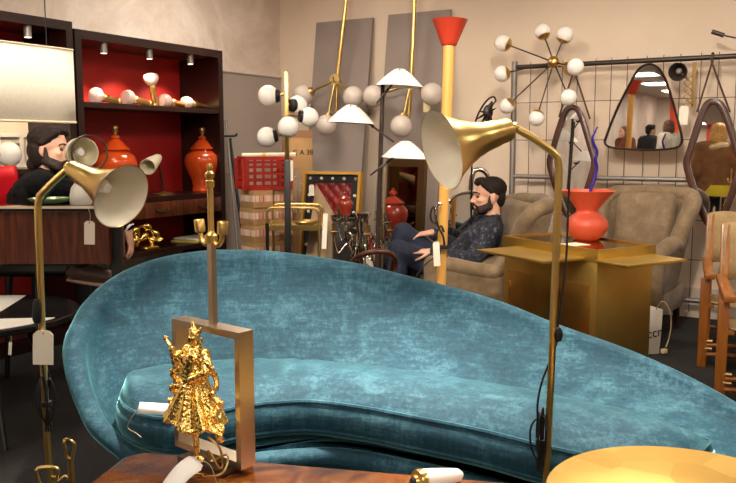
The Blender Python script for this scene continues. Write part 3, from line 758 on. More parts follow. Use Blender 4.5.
# five glass torch lamps on the upper shelf
PINKG = mat('pink_white_glass', (232, 196, 184), .12, 0, .08, 20, coat=.6)
def torch(p0, p1, hr, label):
    o = thing('glass_torch_lamp', label, 'lamp', V(((p0.x+p1.x)/2, (p0.y+p1.y)/2, min(p0.z, p1.z) - .02)), 0, 'glass torch lamps on the red shelf')
    d = p1 - p0; Lx = d.length; T = Matrix.Translation(p0) @ frame_to(d)
    MB().lathe([(0, 0), (.019, 0), (.024, .004), (.024, .014), (.019, .018), (.022, Lx*.60), (.026, Lx*.62), (.026, Lx*.66), (.021, Lx*.7)], 18, T).build('handle', BRASS, o)
    MB().lathe([(.015, Lx*.68), (hr*.62, Lx*.72), (hr, Lx*.88), (hr*1.02, Lx*.98), (hr*.85, Lx*1.06), (hr*.4, Lx*1.1), (0, Lx*1.11)], 24, T).build('glass_head', PINKG, o)
zs = 1.40
for a, b, hr, z0, z1, lab in (((119, 96.5), (94, 88), .050, .020, .05, 'glass-headed brass torch lamp lying against the tall bookcase panel'),
        ((150, 99), (126, 93), .05, .02, .05, 'glass-headed brass torch lamp lying just before the upright one'),
        ((155, 101), (150.5, 76), .050, .004, None, 'glass-headed brass torch lamp standing upright on the red shelf'),
        ((189, 101.5), (163, 96), .046, .02, .047, 'glass-headed brass torch lamp lying just past the upright one'),
        ((208, 104), (185, 93.5), .042, .02, .044, 'glass-headed brass torch lamp lying nearest the corner end of shelf')):
    s_ = .27
    p0 = onL(*a, s_); p1 = onL(*b, s_); p0.z = zs + z0
    if z1: p1.z = zs + z1
    torch(p0, p1, hr, lab)
# orange ginger jar lamps
def jar_profile(h):
    return [(r * h, z * h) for r, z in ((0, 0), (.17, 0), (.18, .012), (.172, .04), (.165, .10), (.185, .19), (.24, .31), (.278, .42), (.285, .50), (.262, .57), (.20, .625), (.165, .64), (.162, .655), (.20, .66), (.205, .672), (.17, .70), (.12, .76), (.075, .80), (.055, .815), (.07, .83), (.058, .86), (.03, .875), (0, .88))]
def jar_lamp(p, h, label, cordpts=None):
    o = thing('jar_lamp', label, 'lamp', p)
    MB().lathe(jar_profile(h), 40, Matrix.Translation(p)).build('jar', ORANGE, o, angle=60)
    MB().lathe([(0, .87*h), (.02*h, .875*h), (.022*h, .9*h), (.035*h, .91*h), (.04*h, .935*h), (.03*h, .95*h), (.045*h, .96*h), (.045*h, .985*h), (.03*h, 1.0*h), (0, 1.005*h)], 18, Matrix.Translation(p)).build('bulb_socket', OLDBRASS, o)
    if cordpts: MB().tube(spline(cordpts, 6), .0022, 6).build('cord', WHITE, o)
pj = onL(117.5, 195, .25); pj.z = .815; hj = at(117, 125.5, pj.y).z - .815
jar_lamp(pj, hj, 'orange ginger jar lamp beside the tall side panel, behind the brass cone shade')
pj = onL(203.5, 192, .24); pj.z = .815; hj = at(203, 127.5, pj.y).z - .815
jar_lamp(pj, hj, 'orange ginger jar lamp with white cord at the corner end of cabinet', [onL(202, 137, .22), onL(205, 150, .31), onL(212, 166, .34), onL(217, 172, .34), onL(216, 183, .33), onL(210, 189, .3)])
# white-headed gooseneck lamp between them
pb = onL(164, 194.5, .26); pb.z = .815
o = thing('desk_lamp', 'small white-headed lamp on brown stem between the orange jars', 'lamp', pb)
MB().lathe([(0, 0), (.07, 0), (.072, .008), (.02, .016), (.012, .022), (0, .023)], 28, Matrix.Translation(pb)).build('base', OLDBRASS, o)
tpp = onL(158, 161, .28)
MB().tube([pb + V((0, 0, .015)), pb.lerp(tpp, .6) + V((.004, 0, .0)), tpp], .0065, 8).build('stem', DARKBROWN, o)
h0, h1 = onL(158, 158, .28), onL(147.5, 167, .36); d = h1 - h0; T = Matrix.Translation(h0) @ frame_to(d); Lh = d.length
MB().lathe([(0, -.035), (.016, -.032), (.022, -.012), (.03, .01), (.046, Lh*.6), (.052, Lh), (.049, Lh), (.042, Lh*.6), (.025, .012), (0, .005)], 26, T).build('head', CREAM, o)
for k in range(6):
    pass
tq = onL(183, 194, .3)
# gold sculpture and magazines on the lower shelf
pg = onL(146, 242, .33); pg.z = .47
def blob(mb):
    c = lambda x, y: onL(x, y, .33)
    for pts, r in (([(129, 246), (131, 236), (137, 228), (146, 226), (152, 231), (158, 236), (160, 240)], .028), ([(133, 240), (140, 240), (146, 235), (151, 240), (157, 241)], .024), ([(136, 230), (138, 240), (134, 246)], .02)):
        q = spline([c(*p) for p in pts], 5); mb.tube(q, [r * (.75 + .35 * math.sin(i * .9)) for i in range(len(q))], 12)
    mb.box(pg + V((0, 0, .012)), (.12, .12, .024), RZ)
g = fuse(blob, .006, 4)
tag(link('sculpture', g, GOLD), 'twisted gold sculpture on the low cabinet shelf beside the desk end', 'sculpture')
for k, (sx, colr, lab) in enumerate(((198, (232, 226, 212), 'white magazine lying uppermost on the low red cabinet shelf'), (194, (196, 176, 84), 'yellowish magazine lying under the white one on low shelf'))):
    p = onL(sx, 238, .25); p.z = .47 + (.0145 if k == 0 else .001)
    mb = MB(); mb.box(p + V((0, 0, .006)), (.21, .28, .012), RZ + (.25 if k else .05), bev=.002)
    tag(mb.build('magazine', mat('magazine_%s' % ('pale' if k == 0 else 'ochre'), colr, .4)), lab, 'magazine')
# big cream lampshade hung in the photo-edge bookcase
sA, tA = .42, None
q0 = onL(73, 50, .50); q1 = onL(74, 122.5, .50); tR = ST(q0)[1]; zt = q0.z; zb = q1.z
o = thing('pendant_shade', 'big cream rectangular fabric lampshade hanging before the bookcase', 'lampshade', W(.52, tR + .45, zb), RZ)
SHD = NT('cream_shade_fabric'); f = SHD.noise(70, 3, .7); SHD.l(SHD.ramp(f, [(.3, (240, 231, 210)), (.7, (248, 241, 224))]), SHD.b.inputs['Base Color']); SHD.set(Roughness=.85); SHD.bump(f, .1)
mb = MB()
s0_, s1_, t0_, t1_ = .445, .50, tR, tR + .9
for (a, b) in (((s0_, t0_), (s1_, t0_)), ((s1_, t0_), (s1_, t1_)), ((s1_, t1_), (s0_, t1_)), ((s0_, t1_), (s0_, t0_))):
    nn = 8; rows = [[W(a[0]+(b[0]-a[0])*k/nn, a[1]+(b[1]-a[1])*k/nn, z) for k in range(nn+1)] for z in (zb, zb + (zt-zb)/2, zt)]
    mb.grid(rows)
bmesh.ops.remove_doubles(mb.bm, verts=list(mb.bm.verts), dist=.001)
q = mb.build('shade', SHD.m, o); m_ = q.modifiers.new('thickness', 'SOLIDIFY'); m_.thickness = .004
for z in (zb, zt):
    mb = MB(); mb.tube([W(s0_, t0_, z), W(s1_, t0_, z), W(s1_, t1_, z), W(s0_, t1_, z)], .006, 6, True); mb.build('rim', mat('rim_tape', (222, 206, 176), .8), o)
for t_ in (t0_ + .15, t1_ - .15): MB().tube([W(.472, t_, zt), W(.472, t_, RH - .005)], .003, 6).build('cord', BLACK, o)
MB().tube([W(.472, t0_, zt), W(.472, t1_, zt)], .004, 6).build('crossbar', BLACK, o)
# framed pictures, glass globe on the ledge beneath it
for k, (x, y0, y1, w_) in enumerate(((15, 118, 138, .10), (33, 118, 136, .07))):
    p = onL(x, y1, .06); p.z = max(p.z, 1.03)
    c = W(.045, ST(p)[1], 1.02 + .09)
    o = thing('framed_picture', ('small white framed picture behind the glass globe' if k == 0 else 'small white framed picture next to the bearded man\'s hair'), 'picture', W(.045, ST(p)[1], 1.02), RZ)
    mb = MB(); t_ = ST(p)[1]
    for a in (-1, 1):
        LB(mb, .035, .05, t_ + a*w_ - .012, t_ + a*w_ + .012, 1.02, 1.22); LB(mb, .035, .05, t_ - w_, t_ + w_, (1.02 if a < 0 else 1.196), (1.044 if a < 0 else 1.22))
    mb.build('frame', WHITE, o); LB(MB(), .034, .04, t_ - w_, t_ + w_, 1.03, 1.21).build('mount', mat('grey_mount', (206, 200, 190), .7), o)
    LB(MB(), .04, .043, t_ - w_*.4, t_ + w_*.4, 1.09, 1.16).build('image', mat('dark_print', (96, 84, 74), .7), o)
pg = onL(13, 166, .3); pg.z = 1.02
o = thing('globe_lamp', 'round glass globe lamp with brass arm on the ledge behind the desk', 'lamp', W(.27, ST(pg)[1], 1.02))
gc = W(.27, ST(pg)[1], 1.10)
MB().lathe([(0, 0), (.04, 0), (.04, .01), (.02, .02), (.016, .04)], 20, Matrix.Translation(W(.27, ST(pg)[1], 1.02))).build('foot', BRASS, o)
MB().ball(gc, .068, 24).build('globe', OPAL, o)
MB().tube([gc + NB*.06, gc + NB*.2 - V((0, 0, .02))], .02, 12).build('arm', OLDBRASS, o)
# ------------------------------------------------------------------ rods leaning by the bookcase
def rod(p0, p1, r, m, label, group=None):
    mb = MB(); mb.tube([p0, p1], r, 10); mb.tube([p1, p1 + (p1-p0).normalized() * .012], r * 1.25, 10)
    return tag(mb.build('metal_rod', m), label, 'rod', group)
ra = onL(240, 262, .34); ra.z = 0.002
rod(W(.42, 1.08, .002), onL(226, 122, .10), .011, STEEL, 'bright steel rod leaning beside the end of the red bookcase')
rod(W(.46, 1.03, .002), onL(230, 140, .12), .012, BLACK, 'black rod leaning between the bookcase end and the red crate')
o = thing('wall_hook', 'dark metal hook on the end panel of the red bookcase', 'hook', onL(224, 137, .33))
hk = onL(222, 136, .39); T_ = ST(hk)[1]
MB().tube(spline([W(.36, 1.225, hk.z), W(.36, 1.13, hk.z), W(.37, 1.06, hk.z + .004), W(.37, 1.05, hk.z + .02)], 4), .008, 8).build('bar', BLACK, o)
MB().box(W(.36, 1.221, hk.z), (.05, .008, .03), RZ, bev=.002).build('plate', BLACK, o)
# ------------------------------------------------------------------ cartons and red crate
TAPE = NT('printed_tape'); br = TAPE.n('TexBrick'); br.inputs['Scale'].default_value = 34; TAPE.l(TAPE.coord((1, 1, .6)), br.inputs['Vector'])
br.inputs['Color1'].default_value = lin((232, 214, 190)); br.inputs['Color2'].default_value = lin((190, 66, 52)); br.inputs['Mortar'].default_value = lin((232, 214, 190)); br.inputs['Mortar Size'].default_value = .03
TAPE.l(br.outputs[0], TAPE.b.inputs['Base Color']); TAPE.set(Roughness=.4); TAPE = TAPE.m
def carton(c, size, rz, label, tape=True, group=None, name='cardboard_box', flaps=True):
    o = thing(name, label, 'box', c, rz, group); w, d, h = size
    MB().box((0, 0, h/2), (w, d, h), bev=.003).build('box_body', CARDBOARD, o, True)
    if flaps:
        for a in (-1, 1): MB().box((0, a * d * .252, h + .0015), (w - .004, d * .49, .003)).build('flap', CARDBOARD, o, True)
    if tape:
        mb = MB()
        mb.box((0, -d/2 - .0006, h * .55), (w * .99, .0012, h * .38)); mb.box((-w/2 - .0006, 0, h * .55), (.0012, d * .99, h * .38))
        mb.build('printed_tape', TAPE, o, True)
    return o
YW = math.radians(40); K = at(254, 200, 5.10); ux = V((math.cos(YW), math.sin(YW), 0)); uy = V((-ux.y, ux.x, 0)); K.z = 0
BH, BW, BD = .108, .145, .165
base = K + ux * .155 + uy * .095
carton(base, (.34, .20, .41), YW, 'large plain carton at the foot of the taped carton stack', False)
pos = ('lowest', 'second lowest', 'second highest', 'topmost')
for i in range(4):
    for j in range(2):
        c = K + ux * (BW / 2 + j * (BW + .012)) + uy * (BD / 2 + .006 * ((i * 7 + j * 3) % 3)); c.z = .4135 + i * (BH + .0035) 
        carton(c, (BW, BD, BH), YW + .02 * ((i + j) % 3 - 1), '%s small taped carton of the stack %s, under the red crate' % (pos[i], ('nearer the bookcase', 'nearer the trolley')[j]), True, 'small taped cartons')
ztop = .4135 + 4 * (BH + .0035)
cr = thing('plastic_crate', 'red plastic crate with lattice sides on top of the carton stack', 'crate', K + ux * .15 + uy * .12 + V((0, 0, ztop)), YW - .35)
PL = mat('red_plastic', (172, 38, 24), .4)
w, d, h, t_ = .285, .23, .205, .008
mb = MB(); mb.box((0, 0, .006), (w, d, .012)); mb.build('crate_floor', PL, cr, True)
for nx, ln, off in (('x', w, d/2), ('y', d, w/2)):
    for sg in (-1, 1):
        mb = MB()
        def bx(u, z, lu, lz, th=t_):
            if nx == 'x': mb.box((u, sg * off, z), (lu, th, lz))
            else: mb.box((sg * off, u, z), (th, lu, lz))
        for z, lz in ((.012, .024), (.062, .012), (.105, .012), (.148, .012), (.178, .014), (.206, .022)): bx(0, z, ln, lz, t_ if z < .2 else t_ * 2)
        nb = 5 if nx == 'x' else 4
        for k in range(nb + 1): bx(-ln/2 + ln * k / nb, h/2, .012 if 0 < k < nb else .05, h)
        mb.build('lattice_side', PL, cr, True)
cc = ROOTM[cr]
rl = thing('paper_roll', 'pale rolled paper lying across the red crate', 'paper roll', cc @ V((0.02, 0, h + .006)))
MB().tube([cc @ V((-.15, -.05, h + .018)), cc @ V((.19, -.115, h + .022))], .016, 14).build('roll', mat('pale_paper', (236, 220, 190), .7), rl)
MB().tube([cc @ V((-.02, -.075, h + .019)), cc @ V((.0, -.079, h + .0193))], .017, 14).build('band', mat('yellow_band', (222, 186, 60), .6), rl)
price_tag(cc @ V((.15, -.139, h - .005)), .006, .03, .135, 'long white tag hanging down the side of the red crate', YW - .35, 0)
bc = at(296, 150, 5.62); bz = at(296, 131, 5.62).z
bigc = carton((bc.x - .005, 5.75, 0), (.185, .22, bz), math.radians(14), 'tall plain cardboard carton with black letters behind the globe lamp', False)
MB().box((0, -.111, bz - .02), (.185, .002, .05)).build('tape', mat('brown_tape', (150, 108, 66), .35), bigc, True)
def text(s, size, M, m, name, parent, extrude=.0006):
    cu = bpy.data.curves.new('txt', 'FONT'); cu.body = s; cu.size = size; cu.extrude = extrude; cu.align_x = 'CENTER'; cu.align_y = 'CENTER'
    o = bpy.data.objects.new('txt', cu); COL.objects.link(o)
    me = bpy.data.meshes.new_from_object(o.evaluated_get(bpy.context.evaluated_depsgraph_get())); bpy.data.objects.remove(o)
    me.transform(M); return link(name, me, m, parent, True)
text('C A 38', .05, Matrix.Translation((.025, -.1115, bz - .15)) @ Matrix.Rotation(PI/2, 4, 'X'), mat('black_ink', (40, 28, 22), .8), 'lettering', bigc)
# clear acrylic display blocks in front of the tall carton
GLASS = mat('clear_acrylic', (240, 236, 228), .05, trans=.85)
ac = at(297, 190, 5.35)
o = thing('acrylic_stand', 'clear acrylic stand of stepped panels before the tall carton', 'display stand', (ac.x, 5.35, 0))
for k, (dx, w, z0, z1) in enumerate(((-.03, .075, .70, 1.0), (.035, .085, .62, .93), (-.05, .05, .60, .80))):
    MB().box((ac.x + dx, 5.35 + .03 * k, (z0 + z1) / 2), (w, .012, z1 - z0), bev=.003).build('panel', GLASS, o)
MB().box((ac.x - .005, 5.38, .60), (.22, .16, .02), bev=.003).build('shelf', mat('brass_plate', (190, 150, 80), .3, 1), o)
for a in (-.1, .09):
    for b in (-.06, .06): MB().tube([(ac.x + a, 5.38 + b, 0), (ac.x + a, 5.38 + b, .6)], .007, 8).build('leg', OLDBRASS, o)
# ------------------------------------------------------------------ grey display boards and their globe wall lamps
BOARD = mat('grey_board', (150, 136, 128), .8, 0, .03, 3, .05, 50)
def board(xa, xb, ya, label):
    pa, pb = onB(xa[0], ya[0], .05), onB(xb[0], ya[1], .05); zt = (pa.z + pb.z) / 2
    sA, sB = ST(pa)[0], ST(pb)[0]
    o = None; mb = MB(); lean = .30; th = .03
    P = lambda s, t, z: W(s, t, z)
    v = []
    for s in (sA, sB):
        for (t, z) in ((.045 + lean, 0), (.045, zt), (.045 - th, zt), (.045 + lean - th, 0)): v.append(P(s, t, z))
    mb.add(v, [(0, 1, 2, 3), (7, 6, 5, 4), (0, 4, 5, 1), (1, 5, 6, 2), (2, 6, 7, 3), (3, 7, 4, 0)])
    return tag(mb.build('display_board', BOARD), label, 'board'), (sA, sB, zt, lean)
b1o, B1 = board((316,), (372,), (23, 17), 'tall grey board leaning on the back wall nearer the corner')
b2o, B2 = board((388,), (450,), (16, 8), 'tall grey board leaning on the back wall behind the red-topped column lamp')
def globe_lamp_wall(label, rodpts, hub, globes, t0, box=None):
    o = thing('wall_lamp', label, 'lamp', onB(*hub, t0))
    MB().tube([onB(x, y, t0) for x, y in rodpts], .016, 10).build('rod', BRASS, o)
    h = onB(*hub, t0 + .05); F = Matrix.Translation(h) @ frame_to(NB)
    MB().lathe([(0, -.06), (.02, -.06), (.02, -.01), (.045, -.01), (.047, 0), (.045, .012), (.012, .014), (.012, .018), (0, .018)], 26, F).build('hub', mat('satin_brass_disc', (226, 196, 130), .55, .8), o)
    MB().box(h + NB * .019, (.05, .004, .012), M=frame_to(NB, UB) @ Matrix.Rotation(.3, 4, 'Z')).build('screw_slot', DARKBROWN, o)
    for gx, gy, dt in globes:
        g = onB(gx, gy, t0 + dt); a = MB().tube([h, h.lerp(g, .9)], .011, 10).build('arm', OLDBRASS, o)
        R = .082
        MB().ball(g, R, 28).build('globe', OPALGREY, o)
        d = (g - h).normalized(); MB().cyl(g - d * (R + .012), g - d * (R - .012), .03, .038, 18).build('globe_cap', OLDBRASS, a)
    return o
globe_lamp_wall('brass wall lamp with three grey globes on the corner-side grey board', [(346.5, -14), (346.2, 0), (340.5, 50), (337, 80), (336, 112)], (335, 80), ((303, 95.5, .10), (326.3, 125, .12), (353.2, 96.8, .10)), .26)
globe_lamp_wall('brass wall lamp with three grey globes on board behind white cones', [(415.2, -14), (414.6, 0), (412.5, 50), (410.5, 85), (408.5, 117)], (410.5, 84), ((373.5, 96, .10), (401.3, 126, .12), (432, 94, .10)), .26)
p = onB(427, 107, .30)
tag(MB().box(p, (.05, .03, .075), RZ, bev=.004).build('switch_box', mat('cream_box', (226, 206, 160), .5)), 'small cream switch box under the grey globe nearest the red-topped column', 'switch box')
# ------------------------------------------------------------------ black and brass globe floor lamp
YG = 4.55
gb = at(287, 150, YG)
o = thing('floor_lamp', 'black and brass floor lamp with five white globes beside red crate', 'lamp', (gb.x, YG, 0))
MB().box((gb.x, YG, (at(287, 72, YG).z + at(287, 160, YG).z) / 2), (.026, .026, at(287, 72, YG).z - at(287, 160, YG).z), bev=.002).build('upper_post', BRASS, o)
MB().box((gb.x, YG, at(287, 160, YG).z / 2), (.034, .034, at(287, 160, YG).z), bev=.002).build('lower_post', BLACK, o)
MB().lathe([(0, 0), (.16, 0), (.16, .014), (.03, .022), (0, .022)], 36, Matrix.Translation((gb.x, YG, 0))).build('base', BLACK, o)
for (gx, gy, dY, r, hx, hy) in ((268.3, 95.6, -.01, 10.4, 275.8, 95.6), (297.5, 105.5, .05, 9.8, 293.5, 106.5), (309, 117, -.1, 9.6, 300, 115.5), (288.3, 127, -.13, 10.5, 288, 118), (266.8, 137, -.05, 10.1, 275, 135.5)):
    g = at(gx, gy, YG + dY); R = r * (YG + dY) / FPX; pz = V((gb.x, YG, g.z))
    hd = at(hx, hy, YG + dY); d = (hd - g); d = d.normalized() if d.length > 1e-4 else V((0, 1, 0))
    if gx == 297.5: d = V((-.55, -.8, 0)).normalized()
    if gx == 309: d = V((-.93, -.3, .1)).normalized()
    if gx == 288.3: d = V((0, .9, .4)).normalized()
    a = MB().tube([pz + V((0, 0, .01)), g + d * R * .9], .007, 8).build('arm', BRASS, o)
    MB().ball(g, R, 30).build('globe', OPAL, o)
    MB().lathe([(0, R * 1.12), (R * .5, R * 1.10), (R * .62, R * 1.0), (R * .68, R * .72), (R * .60, R * .72), (0, R * .9)], 24, Matrix.Translation(g) @ frame_to(d)).build('holder', BLACK, a)
# ------------------------------------------------------------------ white cone shade floor lamp
YC = 4.25
q0, q1 = at(383, 82, YC), at(377, 267, YC); foot = V((q1.x - .012, YC, 0))
o = thing('floor_lamp', 'dark stemmed floor lamp with three white cone shades', 'lamp', foot)
MB().tube([q0, q1, foot], [.011, .014, .016], 12).build('stem', DARKBROWN, o)
MB().lathe([(0, 0), (.15, 0), (.15, .014), (.03, .024), (0, .024)], 36, Matrix.Translation(foot)).build('base', DARKBROWN, o)
for cx, by, ay, a0, a1, dY in ((399.3, 86.5, 69.6, (376.4, 103.4), (399, 76), -.05), (350.8, 123, 105.4, (394, 142), (352, 111), -.07), (405, 158, 141.5, (370, 175.4), (404.5, 149), -.06)):
    b = at(cx, by, YC + dY); hgt = (by - ay) * (YC + dY) / FPX; R = 23.5 * (YC + dY) / FPX
    am = MB().tube([at(*a0, YC + dY), at(*a1, YC + dY)], .0055, 8).build('arm', DARKBROWN, o)
    mb = MB(); T = Matrix.Translation(b) @ Matrix.Rotation(math.radians(3), 4, 'Y')
    mb.lathe([(R, 0), (R*.98, .004), (R*.60, hgt*.58), (R*.28, hgt*.94), (R*.18, hgt), (0, hgt*1.03), (0, hgt*.97), (R*.17, hgt*.95), (R*.27, hgt*.89), (R*.58, hgt*.54), (R*.97, 0), (R, 0)], 40, T, cap=False)
    sh = mb.build('shade', WHITE, am, angle=50)
    for k in range(3): MB().ball(T @ V((R*.32 * math.cos(3.6 + k), R*.32 * math.sin(3.6 + k), hgt*.92)), .005, 8).build('rivet', OLDBRASS, sh)
    MB().ball(b + V((0, 0, hgt * .45)), .028, 16).build('bulb', OPAL, am)
    mp = at(*a0, YC + dY).lerp(at(*a1, YC + dY), .5)
    MB().cyl(V((mp.x, YC - .02, mp.z)), V((mp.x, YC + dY - .008, mp.z)), .008, n=10).build('clamp', BLACK, am)
# ------------------------------------------------------------------ red and yellow column lamp
YT = 3.85
t0, t1 = at(449, 45, YT), at(441, 285, YT); dz = t1 - t0; foot = t0 + dz * (t0.z / (t0.z - t1.z))
o = thing('column_lamp', 'tall yellow column lamp with a red funnel top', 'lamp', (foot.x, foot.y, 0))
YEL = wood('yellow_wood', (208, 148, 66), (234, 184, 104), 2, 2, .4, .1)
MB().tube([t0, t1, foot + V((0, 0, .03))], [.0265, .0235, .023], 20).build('column', YEL, o)
T = Matrix.Translation(t0) @ frame_to((t0 - t1))
hR = 24.5 * YT / FPX * (45 - 21.5) / 23.5
MB().lathe([(.0, -.002), (.034, -.002), (.036, .0), (.040, .012), (.083, .114), (.085, .116), (.081, .116), (.036, .014), (0, .012)], 36, T).build('funnel', mat('red_funnel', (190, 58, 34), .45), o)
MB().lathe([(0, 0), (.13, 0), (.13, .025), (.03, .032), (0, .032)], 36, Matrix.Translation((foot.x, foot.y, 0))).build('base', mat('red_funnel', (190, 58, 34), .45), o)
hk = lambda x, y, d=-.045: at(x, y, YT + d)
o = thing('hanging_cable', 'coil of black cable on a chrome hook against the yellow column', 'cable', hk(441, 262))
MB().tube(spline([hk(436.5, 222), hk(435.5, 214), hk(436, 208), hk(439.5, 203.5), hk(442, 204)], 6), .0055, 8).build('hook', CHROME, o)
mb = MB(); mb.tube(spline([hk(438, 224), hk(432, 221), hk(430.5, 214), hk(434, 207), hk(438, 226), hk(443, 236), hk(444, 246), hk(438, 247), hk(436.5, 234), hk(441, 226), hk(444, 232)], 6), .005, 8)
mb.tube(spline([hk(441, 246), hk(439, 256), hk(432, 259), hk(422, 268), hk(415, 279)], 6), .0035, 8); mb.build('cable', RUBBER, o)
MB().box(hk(443, 247), (.055, .02, .018), bev=.003).build('clip', RUBBER, o)
price_tag(hk(436, 240, -.07), .008, .032, .118, 'long white tag hanging on the yellow column beside the black cable', .1, -.06)
# ------------------------------------------------------------------ gilt framed mirror, its red quilted reflection built as a solid panel
YF = 5.2
q = [at(307, 174, 5.35), at(364, 175, 5.2)]
fx = (q[1] - q[0]); fx.z = 0; wF = fx.length; fx.normalize(); fn = V((fx.y, -fx.x, 0))
zt = .97; lean = math.radians(9)
up = (V((0, 0, 1)) * math.cos(lean) - fn * math.sin(lean)).normalized(); out = up.cross(fx) * -1
if out.y > 0: out = -out
Hh = zt / math.cos(lean); o0 = q[0].copy(); o0.z = zt; o0 = o0 - up * Hh; o0.z = 0.0
MF = Matrix((fx, up, out)).transposed().to_4x4(); MF.translation = o0
o = thing('reflection_screen', 'gilt framed mirror with studded black border, its red quilted reflection built solid, leaning by the trolley', 'framed panel', o0 + fx * wF / 2)
GILT = mat('gilt_frame', (204, 156, 66), .35, .6)
mb = MB(); f_ = .018
rect = lambda a: [(a, a), (wF - a, a), (wF - a, Hh - a), (a, Hh - a)]
mb.ring_prism(rect(0), rect(f_), .055, MF); mb.build('frame', GILT, o)
mb = MB(); mb.ring_prism(rect(f_), rect(f_ + .05), .03, MF); bd = mb.build('border', mat('black_velvet', (22, 20, 24), .7), o)
mb = MB()
for k in range(5):
    for (x, y) in ((f_ + .025 + (wF - 2*f_ - .05) * k / 4, Hh - f_ - .025), (f_ + .025, Hh - f_ - .025 - .11 * k), (wF - f_ - .025, Hh - f_ - .025 - .11 * k)):
        mb.ball(MF @ V((x, y, .032)), (.011, .011, .011), 8)
mb.build('studs', mat('pearl', (232, 220, 200), .3), bd)
n = NT('reflected_red_quilt'); n.set(Roughness=.35); n.b.inputs['Base Color'].default_value = lin((120, 26, 20)); QU = n.m
mb = MB(); rows = []; a = f_ + .05; nx, ny = 40, 70
for j in range(ny + 1):
    row = []
    for i in range(nx + 1):
        x = a + (wF - 2*a) * i / nx; y = a + (Hh - 2*a) * j / ny
        u, v = (x + y) / .075, (x - y) / .075
        hgt = min(abs(math.sin(PI * u)), abs(math.sin(PI * v))) ** .5 * .012
        row.append(MF @ V((x, y, .012 + hgt)))
    rows.append(row)
mb.grid(rows); mb.build('quilt_reflection', QU, o, angle=60)
MB().box(MF @ V((wF/2, Hh/2, .004)), (wF - .01, Hh - .01, .006), M=MF.to_3x3()).build('backing', CARDBOARD, o)
# reflected beige shape built as a board in front of it, cut on a slant by its own tilt
b0, b1 = at(318, 186, 5.12), at(347, 238, 5.05); bl = at(301, 245, 5.05)
lv = [at(316, 184, 5.12), at(350, 240, 5.0), at(345, 290, 4.98), at(295, 290, 4.98)]
lv[2].z = .0; lv[3].z = 0.0; lv[2].x += .02
mb = MB(); th = V((.0, .02, 0)); v = lv + [p + th for p in lv]
mb.add(v, [(0, 1, 2, 3), (7, 6, 5, 4), (0, 4, 5, 1), (1, 5, 6, 2), (2, 6, 7, 3), (3, 7, 4, 0)])
tag(mb.build('reflected_board', mat('beige_board', (176, 148, 112), .6, 0, .06, 6)), 'beige slant-topped board built from a mirror reflection, leaning before the red quilted one', 'board')
price_tag(at(311.5, 184, 4.98), .004, .032, .068, 'white tag hanging at the top edge of the beige slanted board', .1)
# red jar of the mirror reflection, built solid on a dark plinth
def red_jar(p, h, label, name='ginger_jar', dome=0):
    o = thing(name, label, 'jar', p)
    k = h
    MB().lathe([(0, 0), (.2*k, 0), (.205*k, .02*k), (.2*k, .08*k), (.26*k, .25*k), (.31*k, .42*k), (.30*k, .54*k), (.22*k, .64*k), (.2*k, .66*k)], 32, Matrix.Translation(p)).build('body', mat('oxblood_glaze', (142, 46, 28), .14, 0, .06, 6, coat=.5), o)
    MB().lathe([(.2*k, .655*k), (.235*k, .665*k), (.235*k, .69*k), (.2*k, .72*k), (.12*k, .78*k), (.06*k, .81*k), (.05*k, .83*k), (.085*k, .86*k), (.08*k, .9*k), (.03*k, .94*k), (.04*k, .96*k), (0, .985*k)], 28, Matrix.Translation(p)).build('lid', mat('oxblood_glaze', (142, 46, 28), .14), o)
    return o
def plinth(x, y, z, label, w=.18):
    o = thing('plinth', label, 'plinth', (x, y, 0))
    MB().box((x, y, z/2), (w, w, z - .0), .1, bev=.004).build('column', mat('dark_plinth', (36, 26, 22), .4), o)
    MB().box((x, y, z - .01), (w + .02, w + .02, .02), .1, bev=.003).build('top', BLACK, o)
pj = at(345, 215, 4.92)
plinth(pj.x, 4.92, .715, 'dark square plinth under the red lidded jar by the quilted reflection', .15)
red_jar(V((pj.x, 4.92, .715)), at(345, 190, 4.92).z - .715, 'red lidded jar built from a mirror reflection, on a dark plinth before the quilted one')
pj = at(393, 236, 5.5)
plinth(pj.x, 5.5, pj.z, 'dark square plinth under the red lidded jar by the bronze mirror', .17)
red_jar(V((pj.x, 5.5, pj.z)), at(392, 187, 5.5).z - pj.z, 'red lidded jar with tall finial before the bronze framed mirror')
# ------------------------------------------------------------------ bronze framed mirror
q0, q1 = at(386, 159, 5.95), at(428, 160, 5.72); fx = q1 - q0; fx.z = 0; wM = fx.length; fx.normalize()
fn = V((fx.y, -fx.x, 0)); zt = q0.z; lean = math.radians(4); up = (V((0, 0, 1)) * math.cos(lean) - fn * math.sin(lean)).normalized()
out = fx.cross(up); out = out if out.y < 0 else -out; Hh = zt / math.cos(lean); o0 = q0 - up * Hh; o0.z = 0
MM = Matrix((fx, up, out)).transposed().to_4x4(); MM.translation = o0
o = thing('standing_mirror', 'tall bronze framed dark mirror leaning behind the seated man\'s knees', 'mirror', o0 + fx * wM / 2)
rect = lambda a: [(a, a), (wM - a, a), (wM - a, Hh - a), (a, Hh - a)]
mb = MB(); mb.ring_prism(rect(0), rect(.055), .04, MM); mb.build('frame', mat('bronze_frame', (112, 88, 56), .35, .8), o)
MB().box(MM @ V((wM/2, Hh/2, .012)), (wM - .09, Hh - .09, .006), M=MM.to_3x3()).build('glass', SMOKEMIRROR, o)
MB().box(MM @ V((wM/2, Hh/2, .004)), (wM - .02, Hh - .02, .006), M=MM.to_3x3()).build('backing', CARDBOARD, o)
mb = MB(); c0, c1 = at(384, 158, 4.9), at(378, 262, 4.9); c1.z = 0
mb.tube([c0, c1], .022, 14); tag(mb.build('chrome_tube', CHROME), 'upright polished chrome tube standing beside the bronze framed mirror', 'tube')
